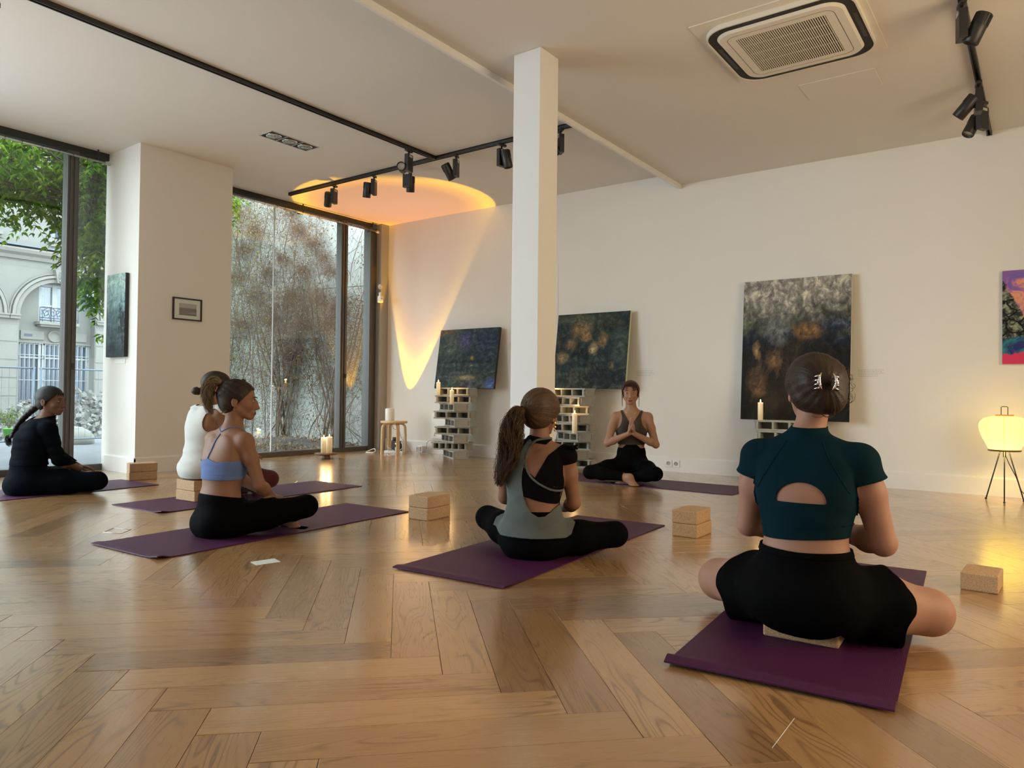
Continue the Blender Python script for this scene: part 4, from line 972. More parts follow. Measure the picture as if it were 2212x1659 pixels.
for (a, b) in UW:
    y0_, y1_ = a, b + .25; z0_, z1_ = fz(4.05), fz(5.3)
    f = hp('upper_window', MB().box(XF - .2, XF - .12, y0_ - .1, y0_ + .04, z0_ - .1, z1_ + .2).box(XF - .2, XF - .12, y1_ - .04, y1_ + .1, z0_ - .1, z1_ + .2).box(XF - .2, XF - .1, (y0_ + y1_) / 2 - .07, (y0_ + y1_) / 2 + .07, z0_ - .1, z1_ + .2).box(XF - .2, XF - .12, y0_, y1_, fz(4.5), fz(4.55)), MT['paint'])
    hsub('pane', MB().box(XF - .19, XF - .18, y0_, y1_, z0_ - .1, z1_ + .2), MT['darkglass'], f)
    s_ = hp('window_sill', MB().box(XF - .1, XF + .12, y0_ - .2, y1_ + .2, fz(3.92), fz(4.0)).box(XF - .1, XF + .07, y0_ - .12, y1_ + .12, fz(3.84), fz(3.92)), MT['lime2'])
    ir = MB()
    for z in (fz(4.02), fz(4.28)): ir.tube([(XF + .08, y0_ - .1, z), (XF + .08, y1_ + .1, z)], .012, 5)
    for k in range(5):
        yc = y0_ + (y1_ - y0_) * k / 4; ir.tube([(XF + .08, yc, fz(4.0)), (XF + .08, yc, fz(4.28))], .010, 5)
        ir.tube([(XF + .08, yc + .10 + (.015 + .05 * a / 6) * math.cos(a), fz(4.15) + (.02 + .09 * a / 6) * math.sin(a)) for a in np.linspace(0, 8, 16)], .008, 4)
    hsub('iron_railing', ir, MT['iron'], s_)
# temporary mesh fence
def fence_panel(x, y0, y1, label):
    z0 = -.02 - .34 * (abs(x) - 8) / 15; r = empty('fence_panel', (x, y0, z0)); L = y1 - y0; Hh = 1.16 - z0; tag(r, label, 'fence', 'temporary fence panels in the yard')
    for y in (0.02, L - .02): MB().tube([(0, y, 0.03), (0, y, Hh)], .020, 8).build('post', MT['fsteel'], r)
    for z in (.12, Hh - .02): MB().tube([(0, 0, z), (0, L, z)], .015, 6).build('rail', MT['fsteel'], r)
    m = MB()
    for k in range(1, int(L / .1)): y = k * .1; m.box(-.0015, .0015, y - .0015, y + .0015, .12, Hh)
    for k in range(1, 7): z = .12 + (Hh - .12) * k / 7; m.box(-.0015, .0015, 0, L, z - .0015, z + .0015)
    tag(m.build('wire_mesh', MT['fsteel'], r), kind='stuff')
    MB().box(-.25, .25, -.09, .12, 0, .10, bev=.02).build('concrete_foot', MT['block'], r)
fence_panel(-13.0, 2.9, 4.86, 'temporary mesh fence panel at the left edge of the yard')
fence_panel(-13.02, 4.93, 6.0, 'temporary mesh fence panel in the yard behind the girl with the braid')
fence_panel(-13.0, 6.12, 8.0, 'temporary mesh fence panel furthest right in the yard')
# rubble heap, rocks, pot plant
def blob(n, cx, cy, cz, sx, sy, sz, name, mat, label, cat, group, smin=.06, smax=.2):
    m = MB()
    for i in range(n):
        a, rr = random.uniform(0, 2 * PI), math.sqrt(random.random()); x, y = cx + sx * rr * math.cos(a), cy + sy * rr * math.sin(a); z = cz + sz * max(0, 1 - rr) * random.uniform(.5, 1.1)
        s = random.uniform(smin, smax); T = Tr(x, y, z, random.uniform(0, 6), random.uniform(0, 6), random.uniform(0, 6))
        v = [(sx_ * s * random.uniform(.3, 1), sy_ * s * random.uniform(.3, 1), sz_ * s * random.uniform(.25, .8)) for sx_ in (-.5, .5) for sy_ in (-.5, .5) for sz_ in (-.5, .5)]
        m.add(v, [(0, 1, 3, 2), (4, 6, 7, 5), (0, 4, 5, 1), (2, 3, 7, 6), (0, 2, 6, 4), (1, 5, 7, 3)], T=T)
    return tag(m.build(name, mat), label, cat, group, 'stuff')
MT['rubble'] = stone('rubble', (0.119, 0.123, 0.115), (0.182, 0.182, 0.171), 6, .6)
blob(1300, -17.6, 7.4, -.25, 1.6, 2.6, 1.2, 'rubble_heap', MT['rubble'], 'heap of broken stone rubble behind the yard fence', 'rubble', None, .05, .17)
o = MB().sphere((-13.75, 5.75, -.07), (.45, .32, .24), 14).build('sand_bag', MT['lime2']); tag(o, 'pale round-topped sack lying by the fence foot', 'sack')
MT['lime_pot'] = simple('lime_green_plastic', (.06, .30, .03), .4)
gp = on_z(20, 944, -.13)
r = empty('potted_plant', (gp[0], gp[1], -.14)); tag(r, 'small leafy shrub in a bright green pot in the yard', 'plant')
MB().lathe([(0, 0), (.085, 0), (.10, .16), (.108, .16), (.108, .185), (.098, .185), (.095, .165), (0, .16)], 20).build('pot', MT['lime_pot'], r)
def leaf_field(centers, size, dirs=None, fold=.25, aspect=.42, droop=0.3):
    """pointed leaves as folded six-vertex blades, arrays"""
    P = np.asarray(centers, float); n = len(P); s = np.broadcast_to(np.asarray(size, float), (n,))[:, None]
    D = rng.normal(size=(n, 3)) if dirs is None else np.asarray(dirs, float) + rng.normal(size=(n, 3)) * .25
    D[:, 2] -= droop; D /= np.linalg.norm(D, axis=1, keepdims=True)
    U = rng.normal(size=(n, 3)); A = np.cross(D, U); A /= np.linalg.norm(A, axis=1, keepdims=True); N = np.cross(A, D)
    w = s * aspect
    V = np.stack([P, P + D * s * .35 + A * w * .5 + N * w * fold, P + D * s * .35 - A * w * .5 + N * w * fold, P + D * s * .4, P + D * s], 1)
    i = np.arange(n)[:, None] * 5
    F = np.concatenate([i + np.array([[0, 1, 3]]), i + np.array([[0, 3, 2]]), i + np.array([[1, 4, 3]]), i + np.array([[3, 4, 2]])])
    return V.reshape(-1, 3), F, np.repeat(rng.random(n), 5)
def leafmat(name, stops, trans=.5):
    t = NT(name); at = t.n('ShaderNodeAttribute'); at.attribute_name = 'rv'
    c = t.ramp(at.outputs['Fac'], stops); d = t.n('ShaderNodeBsdfDiffuse'); t.l(c, d.inputs[0]); tr = t.n('ShaderNodeBsdfTranslucent'); t.l(t.mix(.12, c, (.5, .75, .05), 'MIX'), tr.inputs[0])
    mx = t.n('ShaderNodeMixShader'); mx.inputs[0].default_value = trans; t.l(d.outputs[0], mx.inputs[1]); t.l(tr.outputs[0], mx.inputs[2]); t.l(mx.outputs[0], t.out.inputs[0]); return t.m
MT['leafg'] = leafmat('wisteria_leaf', [(0, (.012, .045, .005)), (.35, (.035, .11, .009)), (.7, (.085, .19, .016)), (1, (.20, .26, .03))])
MT['leafv'] = leafmat('vine_leaf', [(0, (.16, .085, .045)), (.35, (.24, .15, .08)), (.55, (.30, .24, .12)), (.72, (.34, .36, .14)), (1, (.18, .36, .09))], .35)
MT['leafd'] = leafmat('dry_leaf', [(0, (.12, .07, .045)), (.5, (.22, .14, .09)), (1, (.36, .27, .17))], .2)
MT['stem'] = simple('vine_stem', (.14, .10, .07), .9, vary=.4, nscale=12); MT['bark'] = simple('dark_bark', (.025, .020, .014), .9, vary=.4)
st = []; lc = []
for k in range(14):
    a = random.uniform(0, 2 * PI); b = np.array([0, 0, .16]); d = np.array([math.cos(a) * .20, math.sin(a) * .20, .42 * random.uniform(.7, 1.3)]); pts = np.array([b + d * t + np.array([0, 0, -.12]) * t * t for t in np.linspace(0, 1, 7)]); st.append(pts)
    for p in pts[2:]: lc += [p + rng.normal(size=3) * .03 for _ in range(5)]
V, F, rv = strands(st, .008, .003); tag(np_mesh('stems', V, F, MT['stem'], r), kind='stuff')
V, F, rv = leaf_field(lc, .042); tag(np_mesh('leaves', V, F, MT['leafg'], r, False, rv), kind='stuff')

# ---- concrete wall with dead creeper outside the right window
WA, WB = np.array([-7.78, 7.62]), np.array([-11.6, 6.93]); wd = WB - WA; WL = np.linalg.norm(wd); wd = wd / WL; wn_ = np.array([-wd[1], wd[0]]); 
if wn_[1] > 0: wn_ = -wn_
CW = empty('courtyard_wall', (WA[0], WA[1], 0), math.atan2(wd[1], wd[0])); tag(CW, 'pale concrete courtyard wall carrying the dead creeper', 'wall')
# local x runs along the wall away from the window, +y local = ?
sgn = 1 if (np.cross(wd, wn_) > 0) else -1    # side of the visible face in local y
MB().box(-.1, WL, 0 if sgn < 0 else -.3, .3 if sgn < 0 else 0, -.1, 2.42).build('lower_panel', MT['cwall'], CW)
MB().box(-.1, WL, 0 if sgn < 0 else -.3, .3 if sgn < 0 else 0, 2.43, 5.5).build('upper_panel', MT['cwall'], CW)
m = MB(); ys = sgn * .05
for k in range(-30, 80):
    for s in (1, -1):
        x0 = k * .09; 
        z0, z1 = 0.1, 4.4; dx = (z1 - z0) * .5 * s; a, b = x0, x0 + dx
        def clipx(a, b, z0, z1):
            out = []
            for (p, z, q, zq) in ((a, z0, b, z1), (b, z1, a, z0)):
                if p < 0: t = (0 - p) / (q - p) if q != p else 2; p, z = p + (q - p) * t, z + (zq - z) * t
                elif p > WL: t = (WL - p) / (q - p) if q != p else 2; p, z = p + (q - p) * t, z + (zq - z) * t
                out.append((p, z))
            return out
        if max(a, b) <= 0 or min(a, b) >= WL: continue
        (pa, za), (pb, zb) = clipx(a, b, z0, z1); m.tube([(pa, ys, za), (pb, ys, zb)], .0016, 3)
tag(m.build('wire_trellis', MT['fsteel'], CW), 'steel wire trellis', kind='stuff')
tag(MB().tube([(.42, sgn * .12, -.02), (.42, sgn * .12, .62)], .014, 8).build('standpipe', MT['fsteel'], CW), None)
def wpt(s, h, off=.06): return np.array([WA[0] + wd[0] * s + wn_[0] * off, WA[1] + wd[1] * s + wn_[1] * off, h])
# creeper: trunks climbing, side shoots, tangled dead twigs, leaves
paths = []; r0 = []; m_ = 18
for k in range(95):
    s = random.uniform(.25, WL - .1); lean = random.uniform(-.5, .5); top = random.uniform(1.6, 4.3) if s > 1.5 else random.uniform(.5, 2.4); base = 0.05 if random.random() < .55 else random.uniform(.3, 2.6)
    P = []; ph = random.uniform(0, 6); am = random.uniform(.02, .14)
    for t in np.linspace(0, 1, m_): P.append(wpt(min(max(s + lean * t + am * math.sin(ph + t * 9), .02), WL), base + (top) * t, .07 + .10 * abs(math.sin(ph * 3 + t * 5))))
    paths.append(P); r0.append(random.choice((.004, .005, .006, .010)))
V1, F1, q1 = strands(paths, r0, .0018, 4)
hub = [(1.05, .25), (1.1, .3), (2.0, .22), (2.05, .25), (.95, .2)]
tr_ = []
for s, h in hub * 4:
    ph = random.uniform(0, 6); d = random.uniform(-.9, .9); tr_.append([wpt(max(.05, s + d * t ** 1.5 + .06 * math.sin(ph + 7 * t)), .05 + 2.5 * t, .10 + .05 * math.sin(ph + 4 * t)) for t in np.linspace(0, 1, m_)])
V2, F2, q2 = strands(tr_, .015, .004, 5)
def dens(s, h):
    """where the creeper is thick"""
    e = 1.0
    lim = 1.35 + .55 * math.sin(h * 1.1) if h > 2.3 else .35
    if s < lim: return .10
    if .9 < h < 2.4 and .4 < s < 2.6: return 1.0
    if s > 2.4: return .75
    return .45
tw = []; 
while len(tw) < 4200:
    s, h = random.uniform(.05, WL), random.uniform(.15, 3.9)
    if random.random() > dens(s, h): continue
    p = wpt(s, h, random.uniform(.05, .28)); d = rng.normal(size=3) * .11; c_ = rng.normal(size=3) * .05; tw.append([p, p + d * .5 + c_ * .6, p + d + c_, p + d * 1.4 - c_])
V3, F3, q3 = strands(tw, .0026, .0012, 3)
Vs = np.concatenate([V1, V2, V3]); Fs = np.concatenate([F1, F2 + len(V1), F3 + len(V1) + len(V2)])
CR = np_mesh('creeper', Vs, Fs, MT['stem']); tag(CR, 'tangled dry creeper covering the courtyard wall outside the right window', 'creeper', kind='stuff')
clumps = [(640, 455, 22), (655, 500, 30), (690, 530, 32), (712, 560, 26), (725, 590, 22), (665, 585, 40), (620, 560, 26), (560, 500, 22), (540, 540, 26), (640, 640, 48), (700, 640, 46), (740, 665, 26), (600, 690, 50), (660, 700, 46), (720, 700, 30), (560, 640, 40), (530, 700, 36), (640, 760, 40), (590, 590, 30), (520, 600, 26), (610, 425, 22), (520, 450, 26)]
def wall_hit(px, py):
    r = ray(px, py); n3 = wn_; t = ((WA - CAM[:2]) @ n3) / (r[:2] @ n3); p = CAM + r * t; return (p[:2] - WA) @ wd, p[2]
tw = []; lc2 = []
for (px, py, rr_) in clumps:
    s0, h0 = wall_hit(px, py); R0 = rr_ / 165.0
    for k in range(int(170 * R0 / .2)):
        a, q = random.uniform(0, 2 * PI), random.gauss(0, .55) * R0; s_, h_ = s0 + q * math.cos(a) * 1.2, h0 + q * math.sin(a)
        if not .02 < s_ < WL: continue
        p = wpt(s_, h_, random.uniform(.06, .22)); d = rng.normal(size=3) * .07 + np.array([0, 0, -.03]); c_ = rng.normal(size=3) * .045; tw.append([p, p + d * .4 + c_, p + d * .9 + c_ * .4, p + d * 1.3 - c_ * .8])
        if k % 2: lc2.append(p + rng.normal(size=3) * .03)
V3, F3, q3 = strands(tw, .0019, .0010, 3)
MT['twig'] = simple('dead_twig', (.20, .125, .085), .9, vary=.45, nscale=18)
o_ = np_mesh('dead_twigs', V3, F3, MT['twig'], CR); tag(o_, 'clumps of brown dead twigs', kind='stuff')
V3, F3, q3 = leaf_field(lc2, rng.uniform(.025, .045, len(lc2)), droop=.4, aspect=.5); o_ = np_mesh('dead_leaves', V3, F3, MT['leafd'], CR, False, q3); tag(o_, 'curled dead leaves', kind='stuff')
lc = []; lv = []
while len(lc) < 9000:
    s, h = random.uniform(.05, WL), random.uniform(.2, 4.2)
    if random.random() > dens(s, h) * (1.0 if h > .8 else .35): continue
    lc.append(wpt(s, h, random.uniform(.06, .3))); g_ = (s / WL) ** 1.5 * .85 + random.gauss(0, .18) + (.1 if h > 3 else 0); lv.append(min(1, max(0, g_)))
V, F, rv = leaf_field(lc, rng.uniform(.022, .05, len(lc)), droop=.5, aspect=.55); lo = np_mesh('creeper_leaves', V, F, MT['leafv'], None, False, np.repeat(lv, 5)); lo.parent = CR
tag(lo, 'withered brown and green creeper leaves', kind='stuff')
# soil bed with dry leaves
V = []; F = []; nx, ny = 26, 18
for j in range(ny + 1):
    for i in range(nx + 1):
        s = WL * i / nx; o_ = .02 + 1.55 * j / ny; p = wpt(s, 0, o_); h = -.01 + .13 * math.exp(-((s - 1.6) / .8) ** 2) * math.exp(-((o_ - .5) / .45) ** 2) + .012 * random.random(); V.append((min(p[0], XG - .08), p[1], h))
for j in range(ny):
    for i in range(nx): a = j * (nx + 1) + i; F.append((a, a + 1, a + nx + 2, a + nx + 1))
SB = tag(MB().add(V, F, True).build('soil_bed', MT['soil']), 'mound of dark soil at the foot of the creeper wall', 'soil', kind='stuff')
lc = []
for k in range(2600):
    s, o_ = random.uniform(0, WL), random.uniform(.03, 1.5); p = wpt(s, 0, o_)
    if p[0] > XG - .09: continue
    near = .15 if o_ < .35 or o_ > .8 else .75
    if random.random() < near: continue
    lc.append([p[0], p[1], .012 + .13 * math.exp(-((s - 1.6) / .8) ** 2) * math.exp(-((o_ - .5) / .45) ** 2) + random.random() * .02])
V, F, rv = leaf_field(lc, rng.uniform(.03, .06, len(lc)), droop=0, aspect=.6); V[:, 2] = np.maximum(V[:, 2], .0)
tag(np_mesh('leaf_litter', V, F, MT['leafd'], SB, False, rv), 'dry leaves littering the soil', kind='stuff')

# ---- wisteria hanging before the windows
def spray(base, tip, n, sz, out_l, out_s, jit=.0):
    """compound leaf: a rachis with paired leaflets"""
    b, t = np.asarray(base, float), np.asarray(tip, float); L = np.linalg.norm(t - b); mid = (b + t) / 2 + np.array([0, 0, L * .12]); P = [(1 - u) ** 2 * b + 2 * u * (1 - u) * mid + u * u * t for u in np.linspace(0, 1, 6)]
    out_s.append(P); ax = (t - b) / L; side = np.cross(ax, [0, 0, 1.0]); side /= np.linalg.norm(side) + 1e-9
    for i in range(n):
        u = .15 + .85 * i / (n - 1); p = (1 - u) ** 2 * b + 2 * u * (1 - u) * mid + u * u * t
        for sg in (-1, 1): out_l.append((p, side * sg * .8 + ax * .5 + np.array([0, 0, -.45]), sz * (1.1 - .35 * u)))
    out_l.append((t, ax, sz))
def canopy(name, regions, label, nspray, seed):
    st_, lf = [], []
    rs = random.Random(seed)
    tot = sum(w for *_, w in regions)
    for k in range(nspray):
        q = rs.random() * tot
        for (x0, x1, y0, y1, z0, z1, w) in regions:
            q -= w
            if q <= 0: break
        b = np.array([rs.uniform(x0, x1), rs.uniform(y0, y1), rs.uniform(z0, z1)]); a = rs.uniform(0, 2 * PI); L = rs.uniform(.18, .32)
        spray(b, b + np.array([math.cos(a) * L * .7, math.sin(a) * L * .7, -L * rs.uniform(.3, .8)]), rs.randint(4, 6), rs.uniform(.07, .10), lf, st_)
    P = np.array([l[0] for l in lf]); D = np.array([l[1] for l in lf]); S = np.array([l[2] for l in lf])
    V, F, rv = leaf_field(P, S, D, droop=.1, aspect=.42); r = empty(name, tuple(P.mean(0))); tag(r, label, 'foliage')
    lo = np_mesh('leaves', V, F, MT['leafg'], None, False, rv); so_ = np_mesh('stalks', *strands(st_, .0022, .001, 3)[:2], MT['stem'])
    for o_ in (lo, so_): o_.parent = r; o_.matrix_parent_inverse = Matrix.Translation(-Vector(P.mean(0))); tag(o_, kind='stuff')
    return r
# (x0,x1,y0,y1,z0,z1,weight)
c1 = canopy('wisteria', [(-9.6, -8.3, 2.3, 3.9, 3.0, 3.9, 10), (-9.4, -8.6, 2.6, 3.6, 2.62, 3.2, 2.5), (-8.9, -8.2, 3.50, 3.95, 2.4, 3.6, 7), (-8.7, -8.2, 3.58, 3.95, 1.9, 2.6, 2.0), (-8.5, -8.2, 3.68, 3.86, 1.35, 1.5, .08), (-8.6, -8.3, 3.62, 3.85, 1.7, 2.1, .5), (-11.5, -9.5, 3.0, 5.6, 3.4, 4.8, 6)], 'green wisteria foliage hanging outside the left window', 1700, 3)
c2 = canopy('wisteria', [(-9.3, -8.4, 4.75, 5.5, 3.15, 3.7, 10), (-9.6, -8.9, 5.4, 6.0, 3.25, 3.8, 4)], 'green wisteria leaves at the top left of the right window', 110, 5)
bs = []
for k in range(16):
    y = random.uniform(3.62, 3.9); x = random.uniform(-8.8, -8.25); ph = random.uniform(0, 6); z0 = random.uniform(1.9, 2.9)
    bs.append([(x + .1 * math.sin(ph + 3 * t), y + .12 * math.sin(ph * 2 + 4 * t) - .2 * t * t, z0 + (3.9 - z0) * t) for t in np.linspace(0, 1, 14)])
for k in range(14):
    ph = random.uniform(0, 6); bs.append([(-9.6 + 1.4 * t, 2.2 + 1.8 * t * random.uniform(.9, 1.1) + .2 * math.sin(ph + 4 * t), 3.1 + .35 * math.sin(ph + 3 * t) + .05 * k * .3) for t in np.linspace(0, 1, 14)])
bs.append([tuple(np.array([-8.5, 3.95, 2.25]) + np.array([-.25 * t, -.55 * t, -.12 * t + .12 * math.sin(3.1 * t)])) for t in np.linspace(0, 1, 14)])
bs.append([tuple(np.array([-8.5, 3.95, 2.75]) + np.array([-.25 * t, -.5 * t, -.62 * t])) for t in np.linspace(0, 1, 14)])
V, F, rv = strands(bs, .011, .006, 5)
o_ = np_mesh('branches', V, F, MT['bark'], c1); o_.matrix_parent_inverse = Matrix.Translation(-Vector(c1.location)); tag(o_, 'bare twining branches', kind='stuff')
# ================================================================== FIGURES
# each body is one closed surface grown from blended tapered volumes (distance field -> surface net)
def vv(*a): return np.array(a, float)
def unit(a): a = np.asarray(a, float); return a / (np.linalg.norm(a) + 1e-12)
def frame_from(fwd_, up_=(0, 0, 1)):
    f = unit(fwd_); r = unit(np.cross(f, up_)); u = np.cross(r, f); return np.array([r, f, u])      # rows: right, forward, up
class Sh:
    def __init__(s, kind, g, k, **p): s.kind, s.g, s.k, s.p = kind, g, k, p; s.sub = p.pop('sub', False)
    def bounds(s):
        p = s.p
        if s.kind == 'cone': r = max(p['r1'], p['r2']); a, b = p['a'], p['b']; return np.minimum(a, b) - r, np.maximum(a, b) + r
        if s.kind == 'ell': r = max(p['r']); return p['c'] - r, p['c'] + r
        if s.kind == 'loft': r = max(max(p['s1']), max(p['s2'])); a, b = p['a'], p['b']; return np.minimum(a, b) - r, np.maximum(a, b) + r
    def d(s, X):
        p = s.p
        if s.kind == 'cone':
            a, b = p['a'], p['b']; ba = b - a; t = np.clip(((X - a) @ ba) / (ba @ ba + 1e-12), 0, 1)
            return np.linalg.norm(X - a - t[..., None] * ba, axis=-1) - (p['r1'] + (p['r2'] - p['r1']) * t)
        if s.kind == 'ell':
            q = (X - p['c']) @ p['R'].T / p['r']; n = np.linalg.norm(q, axis=-1); g = np.linalg.norm(q / p['r'], axis=-1) + 1e-9
            return n * (n - 1) / g
        if s.kind == 'loft':          # elliptical cross-section swept from a to b; lat = wide axis
            a, b = p['a'], p['b']; ax = b - a; L = np.linalg.norm(ax); ax = ax / L; lat = unit(p['lat'] - ax * (p['lat'] @ ax)); dep = np.cross(ax, lat)
            v = X - a; h = v @ ax; t = np.clip(h / L, 0, 1); w = p['s1'][0] + (p['s2'][0] - p['s1'][0]) * t; dd = p['s1'][1] + (p['s2'][1] - p['s1'][1]) * t
            ex = (h - t * L) / np.minimum(w, dd); q1 = (v @ lat) / w; q2 = (v @ dep) / dd; n = np.sqrt(q1 * q1 + q2 * q2 + ex * ex)
            g = np.sqrt((q1 / w) ** 2 + (q2 / dd) ** 2 + (ex / np.minimum(w, dd)) ** 2) + 1e-9
            return n * (n - 1) / np.maximum(g, 1e-6)
def cone(g, a, b, r1, r2, k=.02, sub=False): return Sh('cone', g, k, a=np.asarray(a, float), b=np.asarray(b, float) + 1e-6, r1=r1, r2=r2, sub=sub)
def ell(g, c, r, k=.02, R=None, sub=False): return Sh('ell', g, k, c=np.asarray(c, float), r=np.asarray(r, float), R=np.eye(3) if R is None else R, sub=sub)
def loft(g, a, b, lat, s1, s2, k=.03): return Sh('loft', g, k, a=np.asarray(a, float), b=np.asarray(b, float), lat=np.asarray(lat, float), s1=s1, s2=s2)

def field(shapes, h):
    lo = np.min([s.bounds()[0] for s in shapes if not s.sub], axis=0) - 3 * h; hi = np.max([s.bounds()[1] for s in shapes if not s.sub], axis=0) + 3 * h
    n = np.ceil((hi - lo) / h).astype(int) + 1; G = np.full(n, .12, np.float32)
    for s in shapes:
        a, b = s.bounds(); m = s.k + 2.5 * h
        i0 = np.maximum(np.floor((a - m - lo) / h).astype(int), 0); i1 = np.minimum(np.ceil((b + m - lo) / h).astype(int) + 1, n)
        if (i1 <= i0).any(): continue
        ax = [lo[j] + h * np.arange(i0[j], i1[j]) for j in range(3)]; X = np.stack(np.meshgrid(*ax, indexing='ij'), -1)
        d = s.d(X).astype(np.float32); sl = tuple(slice(i0[j], i1[j]) for j in range(3)); g = G[sl]; k = s.k
        if s.sub:
            d = -d; hh = np.clip(.5 - .5 * (g - d) / k, 0, 1) if k > 0 else (d > g).astype(np.float32)
            G[sl] = g * (1 - hh) + d * hh + k * hh * (1 - hh)
        else:
            hh = np.clip(.5 + .5 * (g - d) / k, 0, 1); G[sl] = g * (1 - hh) + d * hh - k * hh * (1 - hh)
    return G, lo
def surface_net(G, lo, h):
    s = G < 0
    c = s[:-1, :-1, :-1].astype(np.int8)
    for dx, dy, dz in ((1, 0, 0), (0, 1, 0), (0, 0, 1), (1, 1, 0), (1, 0, 1), (0, 1, 1), (1, 1, 1)): c = c + s[dx:s.shape[0] - 1 + dx, dy:s.shape[1] - 1 + dy, dz:s.shape[2] - 1 + dz]
    act = np.argwhere((c > 0) & (c < 8)); idx = np.full(c.shape, -1, np.int32); idx[tuple(act.T)] = np.arange(len(act))
    P = np.zeros((len(act), 3)); W = np.zeros(len(act))
    co = [(0, 0, 0), (1, 0, 0), (0, 1, 0), (0, 0, 1), (1, 1, 0), (1, 0, 1), (0, 1, 1), (1, 1, 1)]
    for a in co:
        for ax in range(3):
            if a[ax]: continue
            b = list(a); b[ax] = 1; ga = G[tuple((act + a).T)]; gb = G[tuple((act + b).T)]; m = (ga < 0) != (gb < 0); t = np.where(m, ga / (ga - gb + 1e-12), 0)
            q = np.array(a, float)[None] + np.zeros((len(act), 3)); q[:, ax] = t; P[m] += q[m]; W[m] += 1
    V = lo + h * (act + P / W[:, None]); F = []
    for ax in range(3):
        u, v = (ax + 1) % 3, (ax + 2) % 3; sl0 = [slice(None)] * 3; sl1 = [slice(None)] * 3; sl0[ax] = slice(0, -1); sl1[ax] = slice(1, None)
        s0, s1 = s[tuple(sl0)], s[tuple(sl1)]; e = np.argwhere(s0 != s1); e = e[(e[:, u] > 0) & (e[:, v] > 0) & (e[:, u] < s.shape[u] - 1) & (e[:, v] < s.shape[v] - 1)]
        ins = s0[tuple(e.T)]; q = []
        for du, dv in ((0, 0), (1, 0), (1, 1), (0, 1)): ee = e.copy(); ee[:, u] -= du; ee[:, v] -= dv; q.append(idx[tuple(ee.T)])
        q = np.stack(q, 1); q[~ins] = q[~ins][:, ::-1]; F.append(q)
    F = np.concatenate(F); return V, F[(F >= 0).all(1)]
def smooth_mesh(V, F, it=2, lam=.5):
    E = np.concatenate([F[:, [0, 1]], F[:, [1, 2]], F[:, [2, 3]], F[:, [3, 0]]]); n = len(V); deg = np.bincount(E[:, 0], minlength=n) + np.bincount(E[:, 1], minlength=n)
    for _ in range(it):
        S = np.stack([np.bincount(E[:, 0], V[E[:, 1], j], n) + np.bincount(E[:, 1], V[E[:, 0], j], n) for j in range(3)], 1); V = V + lam * (S / np.maximum(deg, 1)[:, None] - V)
    return V
def normals(V, F):
    n = np.cross(V[F[:, 2]] - V[F[:, 0]], V[F[:, 3 % F.shape[1]]] - V[F[:, 1]]) if F.shape[1] == 4 else np.cross(V[F[:, 1]] - V[F[:, 0]], V[F[:, 2]] - V[F[:, 0]])
    N = np.stack([np.bincount(F.ravel(), np.repeat(n[:, j], F.shape[1]), len(V)) for j in range(3)], 1); return N / (np.linalg.norm(N, axis=1, keepdims=True) + 1e-12)
def clip_mesh(V, F, f):
    """keep f <= 0; triangles cut along f = 0"""
    T = np.concatenate([F[:, [0, 1, 2]], F[:, [0, 2, 3]]]) if F.shape[1] == 4 else F
    ins = f[T] <= 0; c = ins.sum(1); out = [T[c == 3]]; NV = [V]; nb = len(V)
    for cnt in (1, 2):
        t = T[c == cnt]; i = ins[c == cnt]
        if not len(t): continue
        odd = np.argmax(i if cnt == 1 else ~i, axis=1); r = np.arange(len(t)); a = t[r, odd]; b = t[r, (odd + 1) % 3]; d = t[r, (odd + 2) % 3]
        def cut(p, q): w = f[p] / (f[p] - f[q] + 1e-15); return V[p] * (1 - w)[:, None] + V[q] * w[:, None]
        P1, P2 = cut(a, b), cut(a, d); i1 = nb + np.arange(len(t)); i2 = i1 + len(t); NV += [P1, P2]; nb += 2 * len(t)
        if cnt == 1: out.append(np.stack([a, i1, i2], 1))
        else: out += [np.stack([i1, b, d], 1), np.stack([i1, d, i2], 1)]
    T = np.concatenate(out); VV = np.concatenate(NV); key = np.round(VV * 2e5).astype(np.int64); used = np.unique(T)
    _, first, inv = np.unique(key, axis=0, return_index=True, return_inverse=True); inv = inv.ravel(); T = inv[T]; T = T[(T[:, 0] != T[:, 1]) & (T[:, 1] != T[:, 2]) & (T[:, 0] != T[:, 2])]
    u2, i2 = np.unique(T, return_inverse=True); return VV[first][u2], i2.reshape(T.shape)

